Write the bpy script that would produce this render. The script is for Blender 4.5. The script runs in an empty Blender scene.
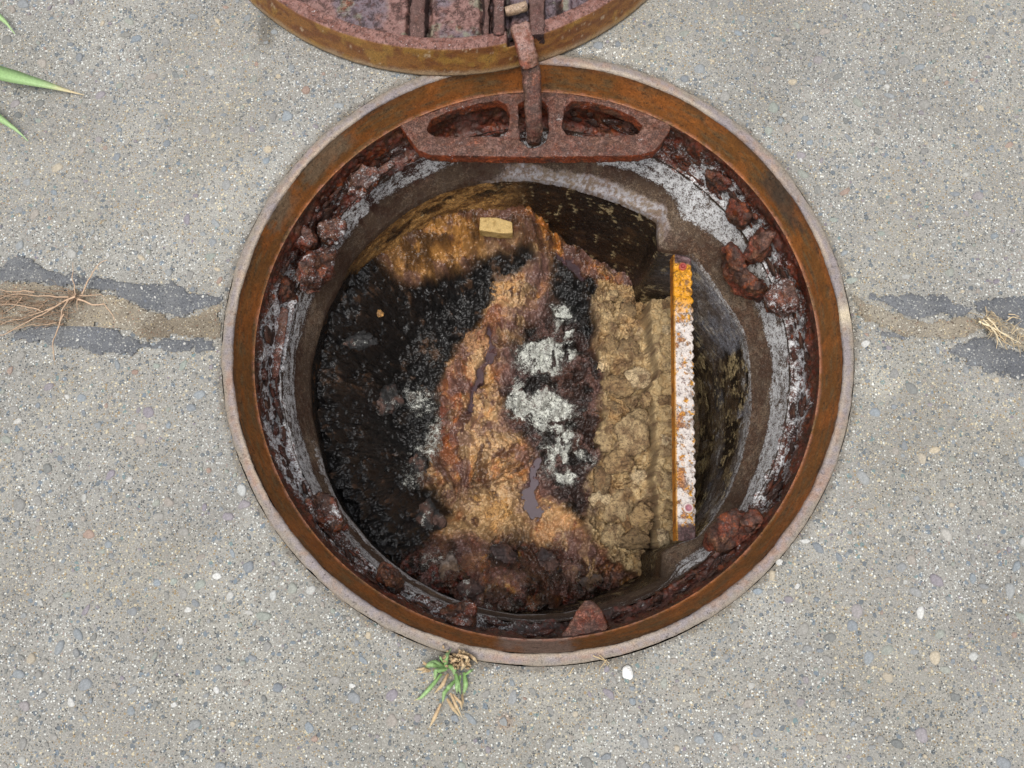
import bpy, math, random
import numpy as np
from mathutils import Matrix, Vector
from mathutils.geometry import tessellate_polygon

# ------------------------------------------------------------------ camera, sky, sun, exposure
scene = bpy.context.scene
C = scene.collection
CH, PITCH, ROLL, CX, CY, FPX = .8325, .2182, .0114, -.0168, -.2394, 800.0
cp, sp = math.cos(PITCH), math.sin(PITCH); cr, sr = math.cos(ROLL), math.sin(ROLL)
RX = np.array([[1, 0, 0], [0, cp, -sp], [0, sp, cp]]); RY = np.array([[cr, 0, sr], [0, 1, 0], [-sr, 0, cr]])
CAM = RY @ RX
cd = bpy.data.cameras.new('camera'); cam = bpy.data.objects.new('camera', cd); C.objects.link(cam)
cd.sensor_width = 36.0; cd.lens = FPX / 1024 * 36; cd.clip_start = .02; cd.clip_end = 500
M4 = Matrix.Identity(4)
for i in range(3):
    for j in range(3): M4[i][j] = CAM[i, j]
M4.translation = (CX, CY, CH); cam.matrix_world = M4
scene.camera = cam
scene.render.resolution_x = 1024; scene.render.resolution_y = 768
SUN_EL, SUN_AZ = math.radians(76), math.radians(-150)      # azimuth measured from +Y towards +X
world = bpy.data.worlds.new('World'); scene.world = world; world.use_nodes = True
nt = world.node_tree; nt.nodes.clear()
sky = nt.nodes.new('ShaderNodeTexSky'); sky.sky_type = 'NISHITA'; sky.sun_disc = False
sky.sun_elevation = SUN_EL; sky.sun_rotation = SUN_AZ; sky.dust_density = 3.0; sky.air_density = 1.0
hs = nt.nodes.new('ShaderNodeHueSaturation'); hs.inputs['Saturation'].default_value = .22
bg = nt.nodes.new('ShaderNodeBackground'); bg.inputs['Strength'].default_value = .13
wo = nt.nodes.new('ShaderNodeOutputWorld')
nt.links.new(sky.outputs[0], hs.inputs['Color']); nt.links.new(hs.outputs[0], bg.inputs[0]); nt.links.new(bg.outputs[0], wo.inputs[0])
sl = bpy.data.lights.new('sun', 'SUN'); sl.energy = 1.5; sl.angle = math.radians(32); sl.color = (1, .97, .92)
so = bpy.data.objects.new('sun', sl); C.objects.link(so)
sd = Vector((math.sin(SUN_AZ) * math.cos(SUN_EL), math.cos(SUN_AZ) * math.cos(SUN_EL), math.sin(SUN_EL)))
so.rotation_euler = sd.to_track_quat('Z', 'Y').to_euler(); so.location = sd * 5
vs = scene.view_settings; vs.view_transform = 'Standard'; vs.look = 'None'; vs.gamma = 1; vs.use_curve_mapping = False
vs.exposure = 0.5

# ------------------------------------------------------------------ helpers
rnd = random.Random(7); rng = np.random.default_rng(11)
def at(x, y, z=0.0):
    """point of the plane at height z that the photograph shows at pixel x, y"""
    d = CAM @ np.array([(x - 512) / FPX, -(y - 384) / FPX, -1.0]); t = (z - CH) / d[2]
    return np.array([CX + d[0] * t, CY + d[1] * t, z])
def ats(pts, z=0.0): return np.array([at(p[0], p[1], p[2] if len(p) > 2 else z) for p in pts])
def lin(r, g, b):
    c = np.array([r, g, b]) / 255.0
    return np.where(c <= .04045, c / 12.92, ((c + .055) / 1.055) ** 2.4)
def hsh(ix, iy, iz, s):
    h = (ix.astype(np.uint32) * np.uint32(374761393) + iy.astype(np.uint32) * np.uint32(668265263) + iz.astype(np.uint32) * np.uint32(2147483647 - 1013) + np.uint32(s * 7919 + 13))
    h = (h ^ (h >> np.uint32(13))) * np.uint32(1274126177); h = h ^ (h >> np.uint32(16)); h = h * np.uint32(2246822519); h ^= h >> np.uint32(15)
    return h.astype(np.float64) / 4294967295.0
def vnoise(p, s=0):
    i = np.floor(p).astype(np.int64); f = p - i; f = f * f * (3 - 2 * f); r = 0
    for dx in (0, 1):
        wx = f[:, 0] if dx else 1 - f[:, 0]
        for dy in (0, 1):
            wy = f[:, 1] if dy else 1 - f[:, 1]
            for dz in (0, 1):
                wz = f[:, 2] if dz else 1 - f[:, 2]
                r = r + wx * wy * wz * hsh(i[:, 0] + dx, i[:, 1] + dy, i[:, 2] + dz, s)
    return r
def fbm(p, freq, octv=4, s=0, gain=.5, stretch=(1, 1, 1)):
    q = p * np.array(stretch) * freq + 100.0; a = 1; t = 0; r = 0
    for o in range(octv):
        r = r + a * vnoise(q, s + o); t += a; a *= gain; q = q * 2.03 + 17.3
    return r / t
def sm(a, b, x):
    t = np.clip((x - a) / (b - a), 0, 1); return t * t * (3 - 2 * t)
def worley(p, freq, s=0):
    q = p[:, :2] * freq + 50; i = np.floor(q).astype(np.int64); b1 = np.full(len(q), 9.); b2 = b1.copy(); idc = np.zeros(len(q)); z = np.zeros(len(q), np.int64)
    for dx in (-1, 0, 1):
        for dy in (-1, 0, 1):
            c = i + [dx, dy]; ox = hsh(c[:, 0], c[:, 1], z, s); oy = hsh(c[:, 0], c[:, 1], z, s + 1)
            d = np.hypot(c[:, 0] + ox - q[:, 0], c[:, 1] + oy - q[:, 1]); m = d < b1
            b2 = np.where(m, b1, np.minimum(b2, d)); idc = np.where(m, hsh(c[:, 0], c[:, 1], z, s + 2), idc); b1 = np.where(m, d, b1)
    return b1, b2, idc
def mixc(c, col, m):
    return c * (1 - m[:, None]) + np.asarray(col) * m[:, None]
def inpoly(P, poly):
    x, y = P[:, 0], P[:, 1]; r = np.zeros(len(P), bool); n = len(poly)
    for k in range(n):
        x1, y1 = poly[k][:2]; x2, y2 = poly[(k + 1) % n][:2]
        if y1 == y2: continue
        r ^= ((y1 > y) != (y2 > y)) & (x < (x2 - x1) * (y - y1) / (y2 - y1) + x1)
    return r
def segd(P, a, b):
    d = b[:2] - a[:2]; t = np.clip(((P[:, :2] - a[:2]) @ d) / max(d @ d, 1e-12), 0, 1)
    return np.hypot(*(P[:, :2] - a[:2] - t[:, None] * d).T)
def polyd(P, pts, close=False):
    n = len(pts); r = np.full(len(P), 9.)
    for k in range(n if close else n - 1): r = np.minimum(r, segd(P, pts[k], pts[(k + 1) % n]))
    return r
def sdp(P, poly):                                             # + inside
    d = polyd(P, poly, True); return np.where(inpoly(P, poly), d, -d)

def tag(o, label=None, cat=None, group=None, kind=None):
    if label: o['label'] = label
    if cat: o['category'] = cat
    if group: o['group'] = group
    if kind: o['kind'] = kind
    return o
def empty(name, loc=(0, 0, 0)):
    o = bpy.data.objects.new(name, None); C.objects.link(o); o.location = loc; o.empty_display_size = .05; return o
def link(name, me, mat, parent=None):
    o = bpy.data.objects.new(name, me); C.objects.link(o)
    if mat and not me.materials: me.materials.append(mat)
    if parent:
        o.parent = parent
        o.location = -parent.location if parent.parent is None else -(parent.location + parent.parent.location)
    return o
def mesh(name, V, F, col=None, rough=None, mat=None, parent=None, smooth=True, white=0, dark=.25):
    V = np.ascontiguousarray(V, np.float32); F = np.asarray(F, np.int32)
    me = bpy.data.meshes.new(name); me.vertices.add(len(V)); me.vertices.foreach_set('co', V.ravel())
    n, k = F.shape; me.loops.add(n * k); me.loops.foreach_set('vertex_index', F.ravel())
    me.polygons.add(n); me.polygons.foreach_set('loop_start', np.arange(0, n * k, k, dtype=np.int32)); me.polygons.foreach_set('loop_total', np.full(n, k, np.int32))
    me.update(calc_edges=True)
    if smooth: me.polygons.foreach_set('use_smooth', np.ones(n, bool))
    if col is not None: setcol(me, col, rough, white, dark)
    me.validate()
    return link(name, me, mat, parent)
def setcol(me, col, rough=None, white=0, dark=.25):
    top = 2.5 if me.name.split('.')[0] in ('pavement', 'joint_soil', 'joint_sealant') else .85          # those hold tints, the others colours
    return setcol_(me, col, rough, white, dark, top)
def setcol_(me, col, rough, white, dark, top):
    """Col: colour; Msk: roughness, amount of white lime crust, amount of dark pitting"""
    N = len(me.vertices); a = me.color_attributes.new('Col', 'FLOAT_COLOR', 'POINT'); c = np.ones((N, 4), np.float32)
    c[:, :3] = np.clip(col, .004, top); a.data.foreach_set('color', c.ravel())
    b = me.color_attributes.new('Msk', 'FLOAT_COLOR', 'POINT'); c = np.ones((N, 4), np.float32)
    c[:, 0] = .7 if rough is None else np.clip(rough, .05, 1); c[:, 1] = np.clip(white, 0, .82); c[:, 2] = np.clip(dark, 0, 1); b.data.foreach_set('color', c.ravel())
def gridf(n, m, wrap=False, flip=False):
    i = np.arange(n if wrap else n - 1)[:, None]; j = np.arange(m - 1)[None]; i2 = (i + 1) % n
    F = np.stack([i * m + j, i2 * m + j, i2 * m + j + 1, i * m + j + 1], -1).reshape(-1, 4)
    return F[:, ::-1] if flip else F
def coords(me):
    a = np.empty(len(me.vertices) * 3, np.float32); me.vertices.foreach_get('co', a); return a.reshape(-1, 3).astype(float)
def normals(me):
    a = np.empty(len(me.vertices) * 3, np.float32); me.vertices.foreach_get('normal', a); return a.reshape(-1, 3).astype(float)

# ------------------------------------------------------------------ materials
class NG:
    def __init__(s, name):
        s.m = bpy.data.materials.new(name); s.m.use_nodes = True; s.t = s.m.node_tree; s.b = s.t.nodes['Principled BSDF']
        s.co = s.n('ShaderNodeTexCoord').outputs['Object']
    def n(s, ty, **k):
        o = s.t.nodes.new(ty)
        for a, v in k.items(): setattr(o, a, v)
        return o
    def l(s, a, b): s.t.links.new(a, b)
    def noise(s, sc, det=4, rough=.6, off=0):
        x = s.n('ShaderNodeTexNoise'); x.inputs['Scale'].default_value = sc; x.inputs['Detail'].default_value = det; x.inputs['Roughness'].default_value = rough
        if off:
            mp = s.n('ShaderNodeMapping'); mp.inputs['Location'].default_value = (off, off * 1.7, off * .6); s.l(s.co, mp.inputs[0]); s.l(mp.outputs[0], x.inputs['Vector'])
        else: s.l(s.co, x.inputs['Vector'])
        return x.outputs['Fac']
    def ramp(s, f, stops, interp='LINEAR'):
        r = s.n('ShaderNodeValToRGB'); r.color_ramp.interpolation = interp; e = r.color_ramp.elements
        while len(e) < len(stops): e.new(.5)
        for q, (p, c) in zip(e, stops):
            q.position = p; q.color = tuple(c) + (1,) if hasattr(c, '__len__') else (c, c, c, 1)
        s.l(f, r.inputs[0]); return r.outputs[0]
    def mix(s, f, a, b, mode='MIX'):
        x = s.n('ShaderNodeMix'); x.data_type = 'RGBA'; x.blend_type = mode
        for v, k in ((f, 0), (a, 6), (b, 7)):
            if hasattr(v, 'is_linked') or hasattr(v, 'links'): s.l(v, x.inputs[k])
            else: x.inputs[k].default_value = v if k == 0 else tuple(v) + (1,)
        return x.outputs[2]
    def math(s, op, a, b=0.0, cl=False):
        x = s.n('ShaderNodeMath'); x.operation = op; x.use_clamp = cl
        for v, k in ((a, 0), (b, 1)):
            if hasattr(v, 'links'): s.l(v, x.inputs[k])
            else: x.inputs[k].default_value = v
        return x.outputs[0]
    def bump(s, h, st, dist):
        x = s.n('ShaderNodeBump'); x.inputs['Strength'].default_value = st; x.inputs['Distance'].default_value = dist; s.l(h, x.inputs['Height']); s.l(x.outputs[0], s.b.inputs['Normal'])

def vmat(name, fine=700, amp=.5, bd=.0012, bs=.7, spec=.4, metal=0.0, bf=350, wcol=(.80, .80, .80), crust=True, cs=480, ck=5):
    """material that takes colour, gloss and amounts of crust and pitting from the mesh and adds fine grain and relief"""
    g = NG(name); at_ = g.n('ShaderNodeAttribute'); at_.attribute_name = 'Col'; ar = g.n('ShaderNodeAttribute'); ar.attribute_name = 'Msk'
    sp_ = g.n('ShaderNodeSeparateColor'); g.l(ar.outputs['Color'], sp_.inputs[0]); Rg, Wh, Dk = sp_.outputs
    n1 = g.noise(fine, 4, .7); gr = g.ramp(n1, [(.3, 1 - amp), (.5, 1.0), (.7, 1 + amp)])
    c = g.mix(1.0, at_.outputs['Color'], gr, 'MULTIPLY'); n2 = g.noise(bf, 6, .65, 3.1); hgt = g.math('MULTIPLY', n2, 1.0)
    if crust:
        na = g.math('ADD', g.math('MULTIPLY', g.noise(560, 4, .75, 5.5), .62), g.math('MULTIPLY', g.noise(170, 4, .7, 2.2), .38))
        dm = g.math('MULTIPLY', g.math('SUBTRACT', g.math('ADD', g.math('MULTIPLY', Dk, .45), g.math('SUBTRACT', .5, na)), .20), 11, True)
        c = g.mix(g.math('MULTIPLY', dm, .85), c, g.mix(1.0, c, (.22, .17, .15), 'MULTIPLY'))
        nb = g.math('ADD', g.math('MULTIPLY', g.noise(cs, 4, .8, 8.5), .6), g.math('MULTIPLY', g.noise(120, 5, .7, 6.2), .4))
        nb = g.math('ADD', g.math('MULTIPLY', g.math('SUBTRACT', nb, .5), 2.6), .5)
        wm = g.math('MULTIPLY', g.math('SUBTRACT', g.math('ADD', g.math('MULTIPLY', Wh, .75), nb), .96), ck, True)
        wc = g.mix(1.0, wcol, g.ramp(n1, [(.3, .62), (.55, 1.05)]), 'MULTIPLY'); c = g.mix(g.math('MULTIPLY', wm, .93), c, wc)
        hgt = g.math('ADD', g.math('SUBTRACT', hgt, g.math('MULTIPLY', dm, .5)), g.math('MULTIPLY', wm, .35))
    g.l(c, g.b.inputs['Base Color'])
    rr = g.math('ADD', Rg, g.math('MULTIPLY', g.math('SUBTRACT', g.noise(bf * .6, 3, .6, 9), .5), .9), True); g.l(rr, g.b.inputs['Roughness'])
    g.b.inputs['Specular IOR Level'].default_value = spec; g.b.inputs['Metallic'].default_value = metal
    g.bump(hgt, bs, bd); return g.m
M_iron = vmat('rusted_cast_iron', 900, .45, .0012, .8, .5)
M_seat = vmat('machined_rusty_seat', 500, .4, .0008, .7, .4)
M_conc = vmat('stained_riser_concrete', 800, .45, .0016, .8, .4)
M_wall = vmat('slimy_shaft_wall', 500, .5, .002, .7, .5)
M_mud = vmat('sewage_sludge', 420, .3, .0022, .7, .85, bf=190, wcol=(.78, .79, .72), cs=560, ck=8)
M_paint = vmat('peeling_yellow_paint', 700, .2, .0010, .6, .5)
M_leaf = vmat('leaf_surface', 500, .2, .0002, .5, .3, crust=False)
M_block = vmat('pale_foam_block', 500, .25, .001, .6, .3)
M_stone = vmat('aggregate_stone', 700, .3, .0006, .6, .3, crust=False)

def pavement_mat(name, c0, c1, speck, dark=False):
    kk = np.array([.955, .99, 1.035]); c0, c1 = c0 * kk, c1 * kk; speck = [(a, b, r, [(p, q * kk) for p, q in cl], o) for a, b, r, cl, o in speck]
    g = NG(name); at_ = g.n('ShaderNodeAttribute'); at_.attribute_name = 'Col'
    big = g.ramp(g.noise(9, 5, .6), [(.3, 0), (.7, 1)]); c = g.mix(big, c0, c1)
    grain = g.ramp(g.noise(620, 5, .8), [(.3, .5), (.5, .98), (.7, 1.5)]); c = g.mix(1.0, c, grain, 'MULTIPLY')
    hh = None
    for sc, keep, rad, cols, off in speck:
        w = g.n('ShaderNodeTexVoronoi'); w.inputs['Scale'].default_value = sc
        mp = g.n('ShaderNodeMapping'); mp.inputs['Location'].default_value = (off, off, 0); mp.inputs['Scale'].default_value = (1, 1, 1)
        wn = g.n('ShaderNodeTexNoise'); wn.inputs['Scale'].default_value = sc * .8; g.l(g.co, wn.inputs['Vector'])
        wm = g.n('ShaderNodeVectorMath'); wm.operation = 'MULTIPLY_ADD'; g.l(wn.outputs['Color'], wm.inputs[0]); wm.inputs[1].default_value = (.9 / sc,) * 3; g.l(g.co, wm.inputs[2])
        g.l(wm.outputs[0], mp.inputs[0]); g.l(mp.outputs[0], w.inputs['Vector'])
        sep = g.n('ShaderNodeSeparateColor'); g.l(w.outputs['Color'], sep.inputs[0])
        on = g.math('LESS_THAN', sep.outputs[0], keep)
        rr = g.math('ADD', g.math('MULTIPLY', sep.outputs[1], rad * .6), rad * .5)
        m = g.math('SUBTRACT', rr, w.outputs['Distance']); m = g.math('MULTIPLY', m, 20, True); m = g.math('MULTIPLY', m, on)
        cc = g.ramp(sep.outputs[2], cols, 'CONSTANT')
        c = g.mix(m, c, cc); hh = m if hh is None else g.math('MAXIMUM', hh, m)
    c = g.mix(1.0, c, at_.outputs['Color'], 'MULTIPLY')
    g.l(c, g.b.inputs['Base Color']); g.b.inputs['Roughness'].default_value = .85; g.b.inputs['Specular IOR Level'].default_value = .3
    h = g.math('ADD', g.math('MULTIPLY', g.noise(450, 5, .7), .8), g.math('MULTIPLY', hh, .25)); g.bump(h, .9, .0016)
    return g.m
W1, W2, CR, TN, BL, GR, PK, DK, GN = lin(225, 222, 212), lin(205, 203, 196), lin(205, 190, 160), lin(160, 138, 105), lin(124, 130, 134), lin(120, 120, 116), lin(165, 140, 128), lin(80, 80, 80), lin(128, 140, 130)
M_pave = pavement_mat('exposed_aggregate_concrete', lin(148, 143, 134), lin(166, 161, 151), [
    (160, .34, .44, [(0, lin(124, 132, 138)), (.3, lin(112, 116, 118)), (.5, lin(138, 134, 126)), (.62, lin(122, 138, 136)), (.85, lin(134, 124, 130))], 4.1),
    (300, .5, .42, [(0, BL), (.2, GR), (.4, CR), (.55, TN), (.7, lin(150, 148, 140)), (.86, W2)], 9.1),
    (560, .6, .45, [(0, DK), (.22, TN), (.38, CR), (.56, lin(108, 104, 98)), (.7, PK), (.78, W1)], 1.3),
    (400, .14, .45, [(0, W1), (.5, CR), (.75, W2)], 7.7)])
M_seal = pavement_mat('dark_joint_sealant', lin(92, 92, 94), lin(110, 110, 110), [
    (440, .8, .45, [(0, lin(150, 148, 142)), (.35, lin(80, 80, 82)), (.7, lin(185, 180, 170)), (.85, lin(130, 126, 120))], 1.3), (190, .13, .38, [(0, lin(150, 152, 152)), (.5, lin(195, 190, 180)), (.8, lin(110, 112, 118))], 5.1)])
M_soil = pavement_mat('sandy_joint_soil', lin(150, 139, 120), lin(124, 112, 97), [
    (520, .75, .45, [(0, lin(185, 165, 130)), (.3, lin(90, 78, 66)), (.55, lin(200, 190, 170)), (.8, lin(140, 110, 90))], 2.3)])

# ------------------------------------------------------------------ pavement
Rr = np.concatenate([np.linspace(.3412, .95, 170), .95 * 1.11 ** np.arange(1, 42)]); NT = 900
th = np.linspace(0, 2 * np.pi, NT, endpoint=False)
V = np.stack([np.cos(th)[:, None] * Rr, np.sin(th)[:, None] * Rr, np.zeros((NT, len(Rr)))], -1).reshape(-1, 3)
rr = np.hypot(V[:, 0], V[:, 1]); near = sm(1.2, .8, rr)
V[:, 2] = (fbm(V, 12, 4, 3) - .5) * .003 * near - .0005 - .0012 * sm(.352, .3412, rr)
col = np.ones((len(V), 3))
col *= .93 * (1 + (fbm(V, 5, 3, 21) - .5)[:, None] * .22 + (fbm(V, 22, 4, 23, .6) - .5)[:, None] * .24)
col = mixc(col, np.array([.86, .84, .78]), sm(.56, .68, fbm(V, 8, 4, 25)) * .35)
def pblob(px, py, rx, ry, c, k):
    global col
    a = at(px, py); d = np.hypot((V[:, 0] - a[0]) / (rx * .00106), (V[:, 1] - a[1]) / (ry * .00106)); n = fbm(V, 60, 3, 5)
    col = mixc(col, np.array(c), sm(1.2, .2, d + (n - .5) * 1.2) * k)
for a in [(610, 52, 40, 14, (1.25, 1.22, 1.18), .6), (880, 380, 40, 22, (1.25, 1.24, 1.2), .6), (505, 722, 9, 9, (.85, .6, .45), .7), (940, 368, 12, 6, (.8, .8, .82), .5),
          (30, 60, 70, 50, (.9, .9, .88), .6), (456, 664, 26, 13, (.55, .46, .36), .8), (600, 662, 60, 8, (.75, .7, .62), .6), (700, 625, 60, 14, (.82, .78, .7), .5), (330, 170, 30, 50, (1.18, 1.17, 1.13), .5), (640, 690, 200, 30, (1.0, .98, .94), .4), (100, 700, 120, 70, (1.0, 1.0, 1.0), .3),
          (265, 30, 14, 30, (.35, .33, .3), .7), (395, 92, 40, 12, (1.12, 1.1, 1.06), .5), (850, 300, 12, 60, (.88, .84, .76), .6), (212, 330, 12, 60, (1.12, 1.08, 1.0), .5)]: pblob(*a)
col = mixc(col, np.array([.5, .45, .4]), sm(.349, .3415, rr + (fbm(V, 90, 3, 8) - .5) * .012) * .75)
pav = mesh('pavement', V, gridf(NT, len(Rr), True), col, None, M_pave); 
tag(pav, 'grey exposed aggregate concrete pavement all around the open manhole', kind='structure')

# joint across the pavement: dark sealant strips with sandy soil between them
def raster_sheet(name, polys, z, cell, mat, edge=.004, relief=.0006, colf=None, inset=0):
    W = [ats(p) for p in polys]; A = np.concatenate(W); lo = A[:, :2].min(0) - .012; hi = A[:, :2].max(0) + .012
    nx, ny = ((hi - lo) / cell).astype(int) + 1
    X, Y = np.meshgrid(lo[0] + np.arange(nx) * cell, lo[1] + np.arange(ny) * cell, indexing='ij'); P = np.stack([X.ravel(), Y.ravel(), np.zeros(X.size)], -1)
    s = np.max([sdp(P, w) for w in W], 0) + (fbm(P, 140, 4, 31, .6) - .5) * edge * 2.6 + (fbm(P, 700, 2, 36) - .5) * .002
    s = s - inset + (fbm(P, 40, 3, 39) - .5) * inset * 3; s = np.minimum(s, np.hypot(P[:, 0], P[:, 1]) - .3425)
    k = (s > 0).reshape(nx, ny); P[:, 2] = z * sm(-.0005, .004, s) - .0010 * (s < .0002) + (fbm(P, 90, 4, 41) - .5) * relief * sm(0, .003, s)
    idx = np.arange(nx * ny).reshape(nx, ny); kk = k[:-1, :-1] & k[1:, :-1] & k[1:, 1:] & k[:-1, 1:]
    F = np.stack([idx[:-1, :-1], idx[1:, :-1], idx[1:, 1:], idx[:-1, 1:]], -1)[kk]
    u, inv = np.unique(F, return_inverse=True); P = P[u]; F = inv.reshape(-1, 4)
    c = np.ones((len(P), 3)) * (.85 + .35 * fbm(P, 30, 4, 51))[:, None]
    if colf: c = colf(P, c)
    return tag(mesh(name, P, F, c, None, mat), kind='structure')
def zz(pts, ox, oy, s): return [(ox + a * s, oy + b * s) for a, b in pts]
L = .2344
upL = zz([(-600, 90), (10, 150), (60, 112), (140, 118), (200, 165), (300, 190), (400, 205), (550, 218), (640, 225), (720, 222), (800, 260), (880, 275), (945, 282), (938, 305), (850, 350), (790, 372), (700, 358), (610, 345), (560, 310), (480, 268), (400, 250), (300, 245), (150, 225), (-600, 195)], 0, 230, L)
loL = zz([(40, 445), (120, 412), (240, 395), (300, 405), (400, 405), (500, 425), (570, 455), (650, 492), (700, 458), (800, 470), (860, 455), (905, 470), (925, 525), (850, 518), (760, 522), (640, 500), (570, 535), (480, 530), (380, 522), (200, 490), (60, 468)], 0, 230, L)
loL2 = zz([(700, 430), (790, 418), (835, 428), (760, 448)], 0, 230, L)
S = .1797
upR = zz([(150, 195), (300, 188), (450, 195), (600, 208), (640, 240), (740, 250), (760, 230), (850, 200), (2000, 200), (2000, 480), (1020, 400), (960, 350), (900, 325), (850, 300), (740, 290), (650, 325), (560, 312), (400, 335), (300, 285), (240, 245), (150, 225)], 840, 260, S)
loR = zz([(590, 485), (700, 462), (780, 412), (850, 440), (920, 490), (1030, 512), (2000, 600), (2000, 800), (1024, 672), (850, 640), (740, 590), (620, 520)], 840, 260, S)
loR2 = zz([(200, 395), (300, 400), (385, 425), (350, 452), (240, 430)], 840, 260, S)
soilL = zz([(-600, 185), (-150, 225), (150, 215), (300, 235), (420, 240), (560, 290), (640, 335), (760, 355), (900, 320), (960, 300), (960, 480), (900, 475), (800, 475), (640, 480), (500, 440), (300, 430), (120, 430), (30, 450), (-150, 440), (-600, 420)], 0, 230, L)
soilR = zz([(30, 150), (140, 215), (240, 235), (330, 290), (420, 325), (560, 300), (650, 305), (740, 280), (860, 290), (960, 345), (2000, 480), (2000, 600), (1020, 520), (900, 480), (780, 405), (700, 455), (500, 460), (350, 440), (200, 380), (90, 330)], 840, 260, S)
def soilc(P, c):
    c = mixc(c * (.8 + .5 * fbm(P, 120, 4, 69))[:, None], np.array([.66, .62, .58]), sm(.5, .62, fbm(P, 22, 3, 66)) * .6); return mixc(c, np.array([1.15, 1.2, 1.26]), sm(.42, .56, fbm(P, 40, 4, 65)) * .7)
def sealc(P, c):
    n = fbm(P, 45, 4, 67, .6); return mixc(c * (.85 + .4 * fbm(P, 160, 3, 68))[:, None], np.array([1.35, 1.32, 1.26]), sm(.5, .66, n) * .6)
raster_sheet('joint_soil', [soilL], .0022, .0022, M_soil, .006, .003, soilc, .003)
raster_sheet('joint_soil', [soilR], .0022, .0022, M_soil, .006, .003, soilc, .003)
for ps in ([upL], [loL, loL2], [upR], [loR, loR2]): raster_sheet('joint_sealant', ps, .0018, .0014, M_seal, .0050, .0008, sealc)

# larger aggregate stones, flush with the concrete
JOINT = [ats(p) for p in (soilL, soilR, upL, loL, upR, loR)]
SC = [lin(128, 138, 146), lin(118, 126, 134), lin(134, 134, 132), lin(140, 148, 140), lin(150, 142, 134), lin(205, 205, 202), lin(186, 188, 186), lin(186, 172, 148), lin(150, 122, 108), lin(108, 112, 112), lin(130, 124, 134)]
SW = [16, 14, 18, 8, 12, 1.5, 4, 5, 2, 12, 9]
def stone_geo(x, y, r, asp, rot, rs, lift=.0007):
    n = 10; a = np.arange(n) * 2 * np.pi / n; k = r * (.6 + .8 * rs.random(n)); k = (k * 1.6 + np.roll(k, 1)) / 2.6
    cs, sn = math.cos(rot), math.sin(rot)
    def ring(s, z):
        u = np.cos(a) * k * s; v = np.sin(a) * k * s * asp; return np.stack([x + u * cs - v * sn, y + u * sn + v * cs, np.full(n, z)], -1)
    Vv = np.concatenate([ring(1.0, -.002), ring(.93, lift * .5), ring(.6, lift * .92), [[x, y, lift]]]); F = []
    for q in range(2):
        for i in range(n): j = (i + 1) % n; F += [(q * n + i, q * n + j, (q + 1) * n + j), (q * n + i, (q + 1) * n + j, (q + 1) * n + i)]
    for i in range(n): F.append((2 * n + i, 2 * n + (i + 1) % n, 3 * n))
    return Vv, np.array(F)
def blocked(x, y, m):
    if math.hypot(x, y) < .346 + m: return True
    p = np.array([[x, y]]); return any(sdp(p, j)[0] > -m * .6 for j in JOINT)
hand = [(854, 125, 0, 0)]
spots = [(763, 145, 6.5, 0), (779, 122, 5, 3), (810, 322, 0, 0)]
stones = []
# a few stones the photograph shows clearly (pixel, radius in pixels, colour)
for px, py, r, c in [(806, 541, 5.6, 5), (818, 548, 7, 1), (839, 558, 5, 1), (779, 562, 4.5, 5), (772, 575, 4.5, 7), (797, 586, 4, 5), (758, 591, 4.5, 0), (787, 128, 6, 4), (801, 155, 6, 10),
                     (768, 130, 5.5, 3), (780, 121, 4.5, 0), (801, 160, 4, 5), (18, 674, 7.5, 0), (58, 648, 6.5, 0), (25, 706, 6, 10), (71, 702, 6.2, 5), (217, 576, 5.5, 5), (41, 603, 4.5, 6),
                     (132, 611, 5, 1), (119, 602, 4, 1), (188, 610, 4, 5), (181, 641, 4, 5), (133, 690, 6, 0), (85, 685, 6, 1), (216, 690, 4, 5), (174, 705, 4, 5), (920, 612, 7, 5), (916, 592, 7, 1),
                     (937, 580, 7, 10), (853, 626, 6, 1), (940, 635, 5, 3), (945, 670, 5, 3), (914, 652, 4.5, 0), (973, 657, 5, 6), (96, 238, 4, 5), (108, 255, 4, 5), (190, 254, 3, 5), (242, 489, 6, 6),
                     (248, 566, 6, 1), (232, 553, 5, 0), (310, 590, 5.5, 6), (292, 588, 5, 3), (273, 595, 5, 6), (230, 596, 6, 5), (264, 616, 7, 3), (852, 280, 6, 3), (938, 350, 4.5, 0),
                     (866, 343, 6, 5), (60, 88, 4, 1), (40, 103, 4.5, 9), (154, 346, 4, 0), (1010, 590, 8, 0), (700, 740, 5, 0), (455, 718, 4, 1), (590, 740, 4, 3), (352, 686, 4, 5), (742, 18, 5, 0), (905, 60, 6, 2)]:
    p = at(px, py)
    stones.append((p[0], p[1], r * .00105 * (1 if c != 5 else .82), SC[c], 1))
placed = [(s[0], s[1], s[2]) for s in stones]
cellmap = {}
def ckey(x, y): return (int(math.floor(x / .02)), int(math.floor(y / .02)))
for s in placed: cellmap.setdefault(ckey(s[0], s[1]), []).append(s)
tries = 0
rs = np.random.default_rng(5)
while len(stones) < 2600 and tries < 40000:
    tries += 1
    x, y = rs.uniform(-.72, .66), rs.uniform(-.50, .50); r = .0021 + .0052 * rs.random() ** 3.2
    if blocked(x, y, r): continue
    kx, ky = ckey(x, y)
    if any((x - a) ** 2 + (y - b) ** 2 < (r + c + .0012) ** 2 for i in (-1, 0, 1) for j in (-1, 0, 1) for a, b, c in cellmap.get((kx + i, ky + j), ())): continue
    cellmap.setdefault((kx, ky), []).append((x, y, r))
    stones.append((x, y, r, SC[rs.choice(len(SC), p=np.array(SW) / sum(SW))], 0))
stones.sort(key=lambda s: (-s[4], -s[2]))
base_c = lin(156, 151, 142)
BV, BF, BC, off = [], [], [], 0
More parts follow.
